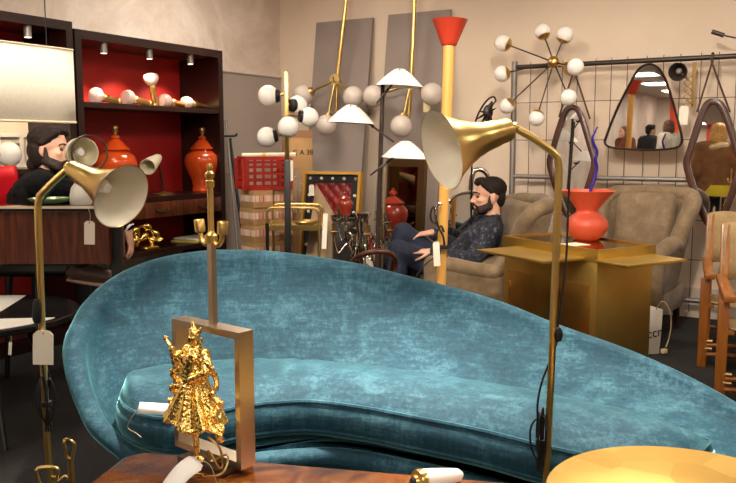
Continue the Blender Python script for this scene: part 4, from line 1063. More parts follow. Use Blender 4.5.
# ------------------------------------------------------------------ brass trolley
YR = 4.78
xa, xb = at(267, 220, YR).x, at(319, 220, YR).x; z1, z2 = at(290, 208, YR).z, at(290, 228, YR).z
o = thing('bar_trolley', 'black and brass bar trolley with rounded rails behind the sofa', 'trolley', ((xa + xb) / 2, YR + .15, 0))
for y in (YR, YR + .30):
    mb = MB(); r = .035
    pts = [V((xa, y, .06)), V((xa, y, z1 - r))] + spline([(xa + .004, y, z1 - r*.5), (xa + r*.5, y, z1 - .004), (xa + r, y, z1)], 3) + spline([(xb - r, y, z1), (xb - r*.5, y, z1 - .004), (xb - .004, y, z1 - r*.5)], 3) + [V((xb, y, z1 - r)), V((xb, y, .06))]
    mb.tube(pts, .008, 10); mb.build('rail', BRASS if y > YR else OLDBRASS, o)
for x in (xa, xb):
    MB().box((x, YR + .15, z2 - .03), (.012, .3, .012)).build('side_rail', BRASS, o)
for z in (z2, .25):
    mb = MB(); T_ = [((xa, YR), (xb, YR)), ((xb, YR), (xb, YR + .3)), ((xb, YR + .3), (xa, YR + .3)), ((xa, YR + .3), (xa, YR))]
    for a, b in T_: mb.bar((*a, z), (*b, z), .014, .03)
    tr = mb.build('tray_rim', BRASS, o); MB().box(((xa+xb)/2, YR + .15, z - .008), (xb - xa, .3, .006)).build('glass_shelf', mat('smoked_glass', (150, 136, 112), .06, .3, coat=.3), tr)
for x in (xa, xb):
    for y in (YR, YR + .3): MB().tube([(x, y - .01, .03), (x, y + .01, .03)], .03, 16).build('wheel', RUBBER, o)
MB().tube([(xa + .002, YR - .014, .05), (xa + .002, YR - .014, z2 + .03)], .011, 10).build('front_leg', BLACK, o)
# brass dish on trolley
tag(MB().lathe([(0, z2 + .0), (.04, z2), (.055, z2 + .012), (.08, z2 + .03), (.077, z2 + .032), (.05, z2 + .016), (0, z2 + .008)], 24, Matrix.Translation((xb - .09, YR + .12, 0))).build('brass_bowl', BRASS), 'shallow brass bowl on the top shelf of the bar trolley', 'bowl')
# ------------------------------------------------------------------ silver candelabra
YK = 4.65
ck = at(362, 240, YK)
o = thing('candelabra', 'tall silver candelabra with curling arms before the framed panel', 'candelabra', (ck.x, YK, 0))
zt_ = at(362, 213, YK).z
MB().lathe([(0, 0), (.10, 0), (.10, .015), (.03, .03), (.018, .06), (.018, .30), (.028, .31), (.02, .33), (.024, zt_ - .22), (.03, zt_ - .2), (.026, zt_ - .16), (.038, zt_ - .06), (.036, zt_ - .04), (.05, zt_ - .01), (.055, zt_), (.048, zt_), (.03, zt_ - .02), (0, zt_ - .02)], 28, Matrix.Translation((ck.x, YK, 0))).build('column', CHROME, o)
for k in range(8):
    a = k * PI / 4 + .2; ca, sa = math.cos(a), math.sin(a)
    def A(r, z): return V((ck.x + ca * r, YK + sa * r, z))
    hi = k % 2
    zb = zt_ - .24 if hi else zt_ - .30
    ar = MB().tube(spline([A(.02, zb), A(.075, zb - .03), A(.06, zb + .06), A(.09, zb + .12), A(.14, zb + .07), A(.165, zb + .14), A(.165, zb + .19)], 6), .006, 8).build('arm', CHROME, o)
    MB().lathe([(.004, .18), (.022, .19), (.026, .195), (.01, .2), (.013, .24), (.016, .245), (0, .245)], 14, Matrix.Translation(A(.165, zb))).build('candle_cup', CHROME if hi else OLDBRASS, ar)
price_tag(at(325.5, 212, YK - .22), .006, .026, .20, 'long narrow white tag hanging between bar trolley and silver candelabra', .2, .05, at(325, 208, YK - .16))
# red bottle and bentwood arm near the candelabra
pb = at(367, 252, 5.0)
o = thing('red_bottle', 'red bottle with white label behind the silver candelabra', 'bottle', (pb.x, 5.0, 0))
z0 = .0; zt2 = at(367, 231, 5.0).z
MB().lathe([(0, 0), (.055, 0), (.058, .01), (.058, zt2 - .12), (.05, zt2 - .09), (.025, zt2 - .06), (.022, zt2 - .01), (.0, zt2)], 24, Matrix.Translation((pb.x, 5.0, 0))).build('body', mat('red_bottle_paint', (190, 22, 20), .25), o)
MB().lathe([(.0590, zt2 - .26), (.0595, zt2 - .13)], 24, Matrix.Translation((pb.x, 5.0, 0)), cap=False).build('label', CARD, o)
o = thing('bentwood_chair', 'dark bentwood chair whose curved arm shows above the sofa back', 'chair', V((at(380, 262, 3.9).x, 4.0, 0)))
Yb = 3.85; m_ = wood('bentwood', (52, 24, 14), (98, 54, 32), 3, 0, .3, .3)
c = lambda x, y, d=0: at(x, y, Yb + d)
MB().tube(spline([c(352, 264, .1), c(358, 257), c(370, 252.5, -.05), c(384, 251.5, -.06), c(393, 256, -.03), c(396, 264, .05), c(393, 271, .2)], 6), .013, 10).build('arm_rail', m_, o)
sx = at(378, 262, Yb).x
MB().lathe([(0, .40), (.19, .40), (.2, .41), (.2, .435), (.19, .445), (0, .44)], 36, Matrix.Translation((sx, Yb + .2, 0))).build('seat', m_, o)
for a in (.8, 2.4, 3.9, 5.5): MB().tube([(sx + .15*math.cos(a), Yb + .2 + .15*math.sin(a), .41), (sx + .19*math.cos(a), Yb + .2 + .19*math.sin(a), 0)], [.016, .012], 10).build('leg', m_, o)
for x_ in (357, 394): 
    p_ = c(x_, 259); MB().tube([p_, V((p_.x*.6 + sx*.4, Yb + .15, .43))], .012, 10).build('arm_post', m_, o)
# ------------------------------------------------------------------ wire rack against the back wall
TR = .14
o = thing('wire_rack', 'grey tube rack with dark wire grid against the back wall', 'rack', W(3.0, TR, 0), RZ)
S0, S1, ZT = 2.17, 4.15, 1.70
mb = MB()
for s in (S0, S1):
    MB().tube([W(s, TR, 0), W(s, TR, ZT + .04)], .021, 12).build('post', STEEL, o)
    MB().bar(W(s, .035, .02), W(s, TR + .25, .02), .04, .04).build('foot', STEEL, o)
for z in (ZT, .925, .135): MB().tube([W(S0, TR, z), W(S1, TR, z)], .017, 10).build('crossbar', STEEL if z != ZT else mat('dark_steel', (84, 78, 72), .45, 1), o)
mb = MB(); WIRE = mat('wire', (74, 58, 46), .5, .3)
k = 0; s = S0 + .11
while s < S1 - .05:
    mb.tube([W(s + .004 * math.sin(k * 2.3), TR - .03, .05), W(s, TR - .03, ZT + .035)], .0026, 5); s += .105 + (.02 if k % 3 == 0 else 0); k += 1
for z in (1.45, 1.185, .66, .40): mb.tube([W(S0, TR - .024, z), W(S1, TR - .024, z)], .0026, 5)
mb.build('wire_grid', WIRE, o)
# ------------------------------------------------------------------ wood framed mirrors
def wall_mirror(label, ctrl, ctr, tm, fw, frame_mat, thick, tilt, strap_from=None, strap_to=(), inset_fn=None, flat=False):
    """ctrl: outline in pixels, taken back to the rack plane"""
    c = onB(*ctr, tm); R3 = Matrix((UB, (0, 0, 1), NB)).transposed()
    tl = Matrix.Rotation(math.radians(tilt), 3, 'X')
    MX = (R3 @ tl).to_4x4(); MX.translation = c
    loc = []
    for x, y in ctrl:
        p = onB(x, y, tm) - c; loc.append(V((p.dot(UB), p.z, 0)))
    out = spline(loc, 6, True); m = len(out); inn = []
    for i, p in enumerate(out):
        t = (out[(i+1) % m] - out[i-1]).normalized(); nn = V((t.y, -t.x, 0))
        if nn.dot(p) > 0: nn = -nn
        inn.append(p + nn * fw)
    for _ in range(2): inn = [(inn[i-1] + inn[i]*2 + inn[(i+1) % m]) / 4 for i in range(m)]
    o = thing('hanging_mirror', label, 'mirror', c)
    mb = MB(); L = []
    mid = [(a + b) / 2 for a, b in zip(out, inn)]
    for poly, z in ((out, 0), (out, thick * .7), (mid, thick), (inn, thick * .75), (inn, .004)): L.append([MX @ V((p.x, p.y, z)) for p in poly])
    mb.loft(L); mb.build('frame', frame_mat, o, angle=50)
    mb = MB(); mb.add([MX @ V((p.x*1.01, p.y*1.01, thick * .35)) for p in inn], [tuple(range(m))]); 
    mb.build('glass', MIRROR, o)
    mb = MB(); mb.add([MX @ V((p.x, p.y, .002)) for p in mid], [tuple(range(m))]); q = mb.build('backing', CARDBOARD, o); sd = q.modifiers.new('thickness', 'SOLIDIFY'); sd.thickness = .003
    if strap_from:
        mb = MB(); h = onB(*strap_from, TR + .025); h2 = W(ST(h)[0], TR - .02, h.z + .018)
        for e in strap_to: mb.tube([h, onB(*e, tm - .01)], .0065, 6)
        mb.tube(spline([h, W(ST(h)[0], TR + .024, ZT + .01), W(ST(h)[0], TR, ZT + .024), W(ST(h)[0], TR - .03, ZT + .005)], 4), .009, 8); mb.build('strap', mat('brown_leather', (82, 52, 36), .6), o)
    return o
def diamond(cx, top, bot, w, skew=0):
    h = (bot - top) / 2; cy = (top + bot) / 2
    return [(cx + x * w + skew * y, cy - y * h) for x, y in ((0, 1), (.33, .92), (.58, .66), (.86, .24), (1.0, 0.0), (.86, -.28), (.56, -.68), (.28, -.94), (0, -1), (-.28, -.94), (-.56, -.68), (-.86, -.28), (-1, 0), (-.86, .24), (-.58, .66), (-.33, .92))]
wall_mirror('narrow brown wood framed oval mirror hanging behind the red vase', diamond(572.5, 104.5, 219, 25), (572.5, 161), .24, .037, TEAK, .03, -1.2, (574, 70), ((559, 117), (590, 119)))
wall_mirror('dark brown wood framed oval mirror at the photo edge, showing the fur-collared coat', diamond(714, 98, 228, 30.5), (714, 162), .24, .042, TEAK, .03, -1.5, (712, 63), ((697, 112), (730, 112)))
wall_mirror('rounded triangular mirror with thin dark frame on the wire rack', [(649, 63), (657, 65.5), (663, 72), (670, 88), (677, 112), (683, 136), (681.5, 145.5), (673, 149.5), (650, 151), (625, 150), (610.5, 148), (604.5, 143), (606.5, 134), (616, 110), (628, 86), (638, 69)], (648, 113), .24, .013, mat('dark_mirror_frame', (48, 28, 20), .35), .028, -.3)
# ------------------------------------------------------------------ sputnik wall lamp
TS = .42
hb = onB(553.8, 62.2, TS)
o = thing('sputnik_lamp', 'sputnik wall lamp with a brass hub and eight white balls', 'lamp', hb)
MB().ball(hb, .041, 24).build('hub', BRASS, o)
MB().tube([hb, W(ST(hb)[0], .0, hb.z)], .012, 10).build('wall_stem', BRASS, o)
MB().lathe([(0, 0), (.06, 0), (.06, .012), (.012, .02)], 24, Matrix.Translation(W(ST(hb)[0], 0.0, hb.z)) @ frame_to(NB)).build('wall_plate', BRASS, o)
for x, y, r, dt in ((503.1, 43, 8.3, .03), (542.6, 31.6, 8.0, -.05), (565, 34.8, 8.3, -.02), (502, 73.8, 8.0, .06), (575.4, 66.9, 8.4, .16), (507, 106, 7.7, .03), (536.6, 118, 8.0, .08), (568.5, 97.3, 8.2, .12)):
    b = onB(x, y, TS + dt); R = r * b.y / FPX; d = (b - hb).normalized()
    a = MB().tube([hb, b - d * R * .8], .0048, 8).build('arm', DARKBROWN, o)
    MB().ball(b, R, 26).build('ball', OPAL, o)
    k = 6; pr = [((R+.0025) * math.sin(.9 * i / k) if i else 0, -(R+.0025) * math.cos(.9 * i / k)) for i in range(k + 1)]
    MB().lathe(pr, 22, Matrix.Translation(b) @ frame_to(d), cap=False).build('ball_cap', BRASS, a)
# ------------------------------------------------------------------ scissor wall light, small picture light
o = thing('scissor_lamp', 'brass scissor arm lamp with round dark head beside the triangular mirror', 'lamp', onB(692, 85, .18))
pl0, pl1 = onB(694.5, 62, .17), onB(692.5, 108, .17)
MB().bar(pl0, pl1, .022, .008, NB).build('wall_plate', mat('tarnished_brass', (128, 100, 60), .45, .9), o)
mb = MB()
for i in range(4):
    za, zb = 76 + i * 7, 83 + i * 7
    mb.bar(onB(692, za, .185), onB(683.5, zb, .20), .007, .004, NB); mb.bar(onB(683.5, za, .192), onB(692, zb, .20), .007, .004, NB)
for x, y in ((692, 76), (683.5, 76), (692, 104), (683.5, 104)): mb.ball(onB(x, y, .19), .005, 8)
mb.build('scissor_arm', mat('tarnished_brass', (128, 100, 60), .45, .9), o)
hc = onB(679, 71.3, .22); F_ = Matrix.Translation(hc) @ frame_to((NB + V((0, 0, -.15))).normalized())
MB().lathe([(0, -.06), (.025, -.055), (.042, -.03), (.055, .02), (.058, .045), (.055, .045), (.04, .0), (.022, -.03), (0, -.035)], 28, F_).build('head', mat('dark_brown_shade', (58, 48, 42), .35), o)
MB().ball(F_ @ V((0, 0, .0)), .02, 14).build('bulb', mat('grey_bulb', (150, 140, 130), .2), o)
MB().tube([hc - NB*.02, onB(684, 76, .20)], .006, 8).build('joint', mat('tarnished_brass', (128, 100, 60), .45, .9), o)
price_tag(onB(684.5, 104, .25), .012, .056, .118, 'white tag hanging under the brass scissor arm lamp', RZ, .04)
o = thing('picture_light', 'thin dark rod wall light near the ceiling above the oval mirror', 'lamp', onB(740, 40, .25))
MB().tube([onB(712, 31.5, .30), onB(724, 35.5, .30)], .014, 12).build('head', DARKBROWN, o)
MB().tube([onB(724, 35.5, .30), onB(748, 40.5, .30), onB(760, 44, .2), onB(764, 46, .0)], .005, 8).build('arm', DARKBROWN, o)
# ------------------------------------------------------------------ leaf shaped black lamp and chrome round mirror
TL = .40
lf = lambda x, y, d=0: onB(x, y, TL + d)
b_ = lf(471, 150); 
o = thing('leaf_lamp', 'black leaf-shaped lamp on a thin curved stem behind the brass cone', 'lamp', W(ST(b_)[0], TL, 0))
fl = W(ST(lf(473, 190))[0], TL, 0)
MB().tube(spline([fl, lf(471.5, 190), lf(472.5, 138), lf(476, 120), (lf(482, 107)), lf(488.5, 99), lf(494, 97), lf(496, 101)], 6), .0065, 8).build('stem', BLACK, o)
MB().lathe([(0, 0), (.11, 0), (.11, .012), (.012, .02), (0, .02)], 28, Matrix.Translation(fl)).build('base', BLACK, o)
mb = MB()
cL = lf(488, 112, .02)
mb.ball(cL, (.035, .012, .05), 16)
for a, l in ((-2.6, .075), (-2.1, .085), (-1.6, .08), (-1.1, .06), (-3.2, .055), (.4, .05), (1.2, .06)):
    d = UB * math.cos(a) + V((0, 0, 1)) * math.sin(a)
    mb.tube([cL + d * .015, cL + d * l * .75, cL + d * l * 1.3], [.02, .018, .005], 8, flat=.4)
mb.tube([cL, lf(494, 103), lf(496, 101)], .006, 6)
mb.build('leaf', BLACK, o)
tc = at(468, 219, 5.85); R = 26 * 5.85 / FPX
o = thing('round_mirror_lamp', 'round chrome rimmed mirror with arched chrome neck behind the seated man', 'mirror', (tc.x, tc.y, 0))
fd = V((-.12, -1, .05)).normalized(); F_ = Matrix.Translation(tc) @ frame_to(fd)
MB().lathe([(R, -.01), (R + .012, -.004), (R + .012, .01), (R, .014), (R - .008, .006), (R - .008, -.01)], 48, F_, cap=False).build('rim', CHROME, o)
MB().lathe([(0, -.01), (R - .004, -.01), (R - .004, .002), (0, .002)], 48, F_).build('glass', MIRROR, o)
n_ = lambda x, y: at(x, y, 5.85)
MB().tube(spline([n_(480, 197), n_(488, 192), n_(489, 180), n_(484, 171), n_(476, 170), n_(472, 177), n_(471, 190)], 6), .019, 12).build('neck', CHROME, o)
MB().tube([tc + V((0, .02, -R * .9)), V((tc.x, tc.y + .03, .02))], .014, 10).build('stand', CHROME, o)
MB().lathe([(0, 0), (.13, 0), (.13, .014), (.02, .022), (0, .022)], 32, Matrix.Translation((tc.x, tc.y + .03, 0))).build('base', CHROME, o)
# ------------------------------------------------------------------ velvet wing armchairs
n = NT('taupe_velvet'); f = n.noise(7, 5, .7); n.l(n.ramp(f, [(.3, (104, 84, 60)), (.55, (134, 112, 84)), (.75, (164, 140, 110))]), n.b.inputs['Base Color']); n.set(Roughness=.8, Sheen_Weight=.2, Sheen_Roughness=.4); n.bump(f, .15); TAUPE = n.m
def wing_chair(label, loc, rz, top=.88, arm=(.50, .535, .56), kk=1.0, flare=0):
    o = thing('wing_armchair', label, 'armchair', loc, rz, None)
    hp = [(.36, -.42), (.375, -.30), (.378, -.12), (.375, .02), (.37, .09), (.36, .16), (.30, .27), (.17, .33)]
    plan = [(-x*kk, y*kk) for x, y in hp] + [(0, .345*kk)] + [(x*kk, y*kk) for x, y in hp[::-1]]
    hh = [arm[0], arm[1], arm[2], arm[2] - .005, arm[2] + .10, top - .06, top - .005, top]; hts = hh + [top + .01] + hh[::-1]
    P = spline([V((x, y, 0)) for x, y in plan], 6); Hs = [p.x for p in spline([V((h, 0, 0)) for h in hts], 6)]
    rows = []; tops = []
    for p, h in zip(P, Hs):
        row = []
        nx = p.normalized()
        for k in range(11):
            z = .16 + (h - .16) * k / 10; bk_ = max(0, (z - .4)) * .22 * max(0, min(1, (p.y + .15) / .3))
            fl_ = 1 - flare + flare * 1.25 * min(1, max(0, (z - .2) / .6)); row.append(V((p.x * fl_, p.y + bk_, z)) + (V((nx.x*.6, 0, 0)) * .05 * max(0, (z - .62) / .3) if p.y > 0 else V()))
        rows.append(row); tops.append(row[-1])
    mb = MB(); mb.grid(rows)
    s = mb.build('wing_back', TAUPE, o, True, 60); q = s.modifiers.new('thickness', 'SOLIDIFY'); q.thickness = .085; q.offset = 0
    mb = MB(); mb.tube(tops, .052, 12)
    for e in (0, -1): mb.cap(tops[e], .052, tops[e] - V((0, 0, .30)), .045, 12)
    mb.build('rolled_edge', TAUPE, s, True, 60)
    mb = MB(); mb.box((0, -.06, .36), (.64*kk, .66*kk, .15), bev=.05, seg=3); mb.build('seat_cushion', TAUPE, o, True, 60)
    mb = MB(); mb.box((0, -.02, .22), (.70*kk, .72*kk, .16), bev=.02); mb.build('seat_frame', TAUPE, o, True, 60)
    mb = MB(); mb.box((0, .235*kk, .63*(top/.86)), (.52*kk, .12, .50*(top/.86)), M=Matrix.Rotation(-.20, 3, 'X'), bev=.05, seg=3); mb.build('back_cushion', TAUPE, o, True, 60)
    for x in (-.3, .3):
        for y in (-.33, .28): MB().tube([(x*kk, y*kk, .15), (x * 1.04*kk, y * 1.06*kk, 0)], [.024, .014], 10).build('leg', TEAK, o, True)
    return o
wc = at(655, 240, 4.98)
wing_chair('taupe velvet wing armchair standing empty behind the brass cabinet', (1.65, 4.92, 0), math.radians(-38), .835, kk=.70, flare=.28)
wing_chair('taupe velvet wing armchair in which the reclining man sits', (.74, 5.20, 0), math.radians(-84), .775, (.43, .42, .385), kk=.92)
# ------------------------------------------------------------------ brass cabinet with flaps
P0 = V((1.13, 3.9, 0)); crz = math.radians(30)
o = thing('brass_cabinet', 'brass clad cabinet with two open side flaps under the red vase', 'cabinet', P0, crz)
LX, LY, ZR, ZF = .418, .726, .637, .583
MB().box((LX/2, LY/2, (ZF - .012) / 2 + .01), (LX - .02, LY - .02, ZF - .03), bev=.002).build('body', SATINBRASS, o, True)
MB().box((LX/2, LY/2, .02), (LX - .06, LY - .06, .04)).build('plinth', BLACK, o, True)
mb = MB(); mb.ring_prism([(0, 0), (LX, 0), (LX, LY), (0, LY)], [(.012, .012), (LX - .012, .012), (LX - .012, LY - .012), (.012, LY - .012)], ZR - ZF + .012, Matrix.Translation((0, 0, ZF - .012))); mb.build('top_rail', SATINBRASS, o, True)
MB().box((LX/2, LY/2, ZR - .012), (LX - .022, LY - .022, .008)).build('top_panel', mat('polished_brass_top', (186, 150, 84), .1, 1), o, True)
MB().box((-.136, .35, ZF), (.272, .52, .014), bev=.002).build('flap', SATINBRASS, o, True)
MB().box((LX/2 - .02, -.105, ZF), (.418, .21, .014), bev=.002).build('flap', SATINBRASS, o, True)
dr = MB().box((.008, .363, .25), (.008, .63, .40), bev=.001).build('door', mat('brass_door_sheet', (200, 160, 84), .3, 1, .1, 2), o, True)
MB().box((.004, .66, .34), (.012, .012, .10), bev=.002).build('pull', OLDBRASS, dr, True)
vb = V((1.21, 4.40, ZR - .008)); VK = .907
n = NT('red_frosted_glass'); n.set(Roughness=.42, Subsurface_Weight=.15); n.b.inputs['Base Color'].default_value = lin((208, 84, 58)); n.b.inputs['Subsurface Radius'].default_value = (.05, .01, .005)
mb = MB(); mb.lathe([(0, 0), (.066, 0), (.074, .004), (.10, .03), (.124, .07), (.127, .092), (.12, .118), (.098, .145), (.07, .164), (.063, .176), (.068, .19), (.10, .232), (.14, .277), (.163, .300), (.158, .302), (.13, .273), (.094, .232), (.06, .188), (.055, .176), (.062, .166), (.09, .145), (.11, .118), (.117, .092), (.112, .07), (.09, .036), (0, .02)], 56, Matrix.Translation(vb) @ Matrix.Scale(VK, 4))
tag(mb.build('vase', n.m, angle=50), 'red frosted glass vase with wide funnel mouth on the brass cabinet', 'vase')
vt = lambda x, y: at(x, y, 4.41)
mb = MB(); q = spline([vt(588, 208), vt(590.5, 191), vt(594, 180), vt(596.8, 168), vt(595.5, 160), vt(597, 152), vt(594, 144), vt(592.5, 138), vt(595, 132), vt(597.5, 127)], 5)
mb.tube(q, [.010 - .006 * (i / len(q)) ** 2 for i in range(len(q))], 10); tag(mb.build('violet_twig', mat('violet_glass', (52, 26, 138), .08, coat=.5)), 'wavy violet glass stem standing in the red vase', 'glass stem')
pp = onz(583, 246, ZR - .006)
tag(MB().box(V((1.08, 4.18, ZR - .0065)), (.14, .11, .002), .5).build('paper_sheet', mat('paper', (240, 226, 196), .7)), 'white paper sheet lying in front of the red vase', 'paper')
# white paper bag with cable
o = thing('paper_bag', 'white paper bag with black lettering standing behind the cabinet corner', 'bag', (1.535, 4.36, 0), .3)
mb = MB(); w, d, h = .16, .10, .25
rows = [[V((sx * w/2 * k, sy * d/2 * k, z)) for sx, sy in ((-1, -1), (0, -1.0), (1, -1), (1, 1), (0, 1.0), (-1, 1))] for z, k in ((0, .9), (.12, .97), (h, 1.0))]
mb.loft(rows); mb.face([v for v in mb.bm.verts][:6]); q = mb.build('bag_body', mat('bag_paper', (236, 226, 212), .6), o, True); sd = q.modifiers.new('thickness', 'SOLIDIFY'); sd.thickness = .002
text('ccn', .075, Matrix.Translation((.035, -.0515, .12)) @ Matrix.Rotation(PI/2 , 4, 'X') @ Matrix.Rotation(.12, 4, 'Z'), mat('black_ink', (40, 28, 22), .8), 'lettering', o)
B_ = ROOTM[o]
t = thing('paper_scroll', 'yellowish rolled paper sticking up out of the white bag', 'paper roll', B_ @ V((-.02, .01, .004)))
MB().tube([B_ @ V((-.02, .01, .004)), B_ @ V((-.012, .012, .30))], .022, 14).build('roll', mat('yellow_paper', (226, 190, 120), .7), t)
t = thing('power_cable', 'white cable with plug hanging out of the white bag', 'cable', B_ @ V((.06, -.03, .05)))
cY = 4.30
MB().tube(spline([B_ @ V((.02, 0, .05)), B_ @ V((.05, -.02, .22)), at(661, 302, cY), at(666, 304, cY), at(670.5, 313, cY), at(671, 326, cY), at(669, 338, cY), at(666, 347, cY)], 6), .0035, 8).build('cord', mat('white_cable', (224, 206, 176), .5), t)
MB().box(at(664, 351, cY), (.035, .022, .026), .4, bev=.005).build('plug', mat('ivory_plug', (218, 202, 160), .4), t)
# ------------------------------------------------------------------ folding canvas chairs
n = NT('canvas'); f = n.noise(40, 4, .7); n.l(n.ramp(f, [(.3, (146, 120, 80)), (.7, (176, 148, 104))]), n.b.inputs['Base Color']); n.set(Roughness=.9); n.bump(f, .2); CANVAS = n.m
def folding_chair(label, loc, rz):
    o = thing('folding_chair', label, 'chair', loc, rz, 'folding canvas chairs')
    for x in (-.25, .25):
        MB().bar((x, .16, 0), (x * 1.0, .29, .76), .024, .042, (1, 0, 0), .004).build('rear_post', BEECH, o, True)
        MB().bar((x + (.03 if x > 0 else -.03), -.24, 0), (x + (.03 if x > 0 else -.03), -.26, .47), .024, .045, (1, 0, 0), .004).build('front_leg', BEECH, o, True)
        MB().bar((x + (.012 if x > 0 else -.012), -.30, .485), (x + (.012 if x > 0 else -.012), .26, .50), .03, .05, (1, 0, 0), .006).build('armrest', BEECH, o, True)
        MB().bar((x, -.26, .33), (x, .22, .30), .022, .035, (1, 0, 0), .003).build('seat_rail', BEECH, o, True)
        for y, z in ((-.25, .14), (-.25, .10), (.20, .3), (-.25, .33)): MB().cyl((x - .017, y, z), (x + .017, y, z), .009, n=10).build('bolt', OLDBRASS, o, True)
    for y, z in ((-.245, .12), (-.245, .07), (.19, .12)): MB().tube([(-.27, y, z), (.27, y, z)], .011, 10).build('rung', BEECH, o, True)
    rows = [[V((-.25 + .5 * i / 12, y, z - .035 * math.sin(PI * i / 12))) for i in range(13)] for y, z in ((-.27, .352), (-.1, .33), (.08, .318), (.22, .315))]
    mb = MB(); mb.grid(rows); q = mb.build('canvas_seat', CANVAS, o, True); sd = q.modifiers.new('thickness', 'SOLIDIFY'); sd.thickness = .004
    rows = [[V((-.262 + .524 * i / 12, .205 + (z - .3) * .16 + .04 * math.sin(PI * i / 12), z + .012 * math.sin(i * .8))) for i in range(13)] for z in (.48, .57, .67, .765)]
    mb = MB(); mb.grid(rows); q = mb.build('canvas_back', CANVAS, o, True); sd = q.modifiers.new('thickness', 'SOLIDIFY'); sd.thickness = .005
    return o
c1 = folding_chair('honey wood and canvas folding chair nearest to the sofa end', (1.915, 3.60, 0), math.radians(-20))
place(c1, (2.09, 4.20, 0), math.radians(-21), 'honey wood and canvas folding chair behind the nearest one', 'chair', 'folding canvas chairs')
# ------------------------------------------------------------------ people
def frameM(o, f, u):
    f = V(f).normalized(); r = f.cross(V(u)).normalized(); u2 = r.cross(f)
    M = Matrix((r, f, u2)).transposed().to_4x4(); M.translation = V(o); return M   # x right, y forward, z up
def head_prims(mb, H, k=1.0):
    def E(c, r): mb.ball(V((0, 0, 0)), 1, 18, H @ Matrix.Translation(V(c) * k) @ Matrix.Diagonal((r[0]*k, r[1]*k, r[2]*k, 1)))
    def C(a, ra, b, rb): mb.cap(H @ (V(a) * k), ra * k, H @ (V(b) * k), rb * k, 12)
    E((0, -.012, .036), (.076, .097, .084)); E((0, .03, -.03), (.061, .064, .084)); E((0, .042, -.074), (.047, .046, .036)); E((0, .078, -.097), (.022, .018, .018))
    E((0, .082, .022), (.052, .014, .013)); C((0, .088, .012), .008, (0, .113, -.026), .0115); E((.012, .1, -.032), (.009, .011, .008)); E((-.012, .1, -.032), (.009, .011, .008))
    E((.036, .066, -.02), (.024, .02, .02)); E((-.036, .066, -.02), (.024, .02, .02)); E((0, .09, -.056), (.023, .012, .0065)); E((0, .088, -.067), (.02, .012, .0075))
    for s in (-1, 1): E((s*.077, -.008, -.008), (.010, .019, .031)); E((s*.074, -.002, -.034), (.008, .010, .010)); E((s*.062, .07, -.06), (.001, .001, .001))
def hand_prims(mb, w, d, n, side, curl=.5, k=1.0, spread=.0):
    """w wrist, d finger direction, n palm normal, side +1/-1 thumb side"""
    d = V(d).normalized(); n = V(n); n = (n - d * n.dot(d)).normalized(); t = d.cross(n).normalized() * side
    w = V(w)
    M = Matrix((t, d, n)).transposed().to_4x4(); M.translation = w + d * .045 * k
    mb.ball(V(), 1, 16, M @ Matrix.Diagonal((.041*k, .052*k, .017*k, 1)))
    mb.cap(w, .025*k, w + d * .03*k, .022*k)
    for i, (off, L) in enumerate(((.030, .072), (.010, .082), (-.011, .077), (-.031, .060))):
        p = w + (d * .084 + t * off * 1.08) * k; q = w + (d * .05 + t * off * .85) * k
        mb.cap(q, .0105*k, p, .0095*k); a = curl * .5
        for j, f in enumerate((.45, .32, .25)):
            dd = (d * math.cos(a) + n * math.sin(a) + t * off * spread * 8).normalized(); p2 = p + dd * L * f * k
            mb.cap(p, (.0092 - .001*j)*k, p2, (.0084 - .001*j)*k, 10); p = p2; a += curl
    p = w + (d * .02 + t * .03) * k
    for dd, L, r in (((d*.6 + t*.75 + n*.25), .042, .0115), ((d*.85 + t*.4 + n*.4), .034, .0095), ((d*.95 + t*.05 + n*.5), .026, .008)):
        dd = dd.normalized(); p2 = p + dd * L * k; mb.cap(p, r*k, p2, r*k*.88, 10); p = p2
def limb(mb, pts, rs, n=14):
    for (a, b), (r, s) in zip(zip(pts, pts[1:]), zip(rs, rs[1:])): mb.cap(a, r, b, s, n)
def foot_prims(mb, ankle, toe, up=(0, 0, 1), grow=0):
    a, t = V(ankle), V(toe); d = (t - a); u = V(up)
    mb.cap(a, .038 + grow, a - u * .05 - d.normalized() * .02, .036 + grow); mb.cap(a - u * .05 - d.normalized() * .03, .034 + grow, a - u*.05 + d * .62, .036 + grow); mb.cap(a - u*.05 + d * .62, .036 + grow, a - u * .055 + d * .92, .027 + grow)
def torso_prims(mb, J, g=0):
    pel, ch, nk = V(J['pelvis']), V(J['chest']), V(J['neck']); sL, sR, hL, hR = (V(J[x]) for x in ('shoL', 'shoR', 'hipL', 'hipR'))
    w = (sL - sR); 
    mb.cap(hL, .088 + g, hR, .088 + g); 
    for s, hp in ((sL, hL), (sR, hR)):
        c = ch.lerp(s, .42); p = pel.lerp(hp, .55)
        mb.cap(p, .095 + g, c, .10 + g); mb.cap(c, .10 + g, ch.lerp(nk, .35).lerp(s, .45), .075 + g)
        mb.cap(ch.lerp(nk, .75), .062 + g, s, .062 + g)
    mb.cap(pel, .105 + g, ch, .115 + g); mb.cap(ch, .115 + g, nk - (nk - ch).normalized() * .05, .07 + g)
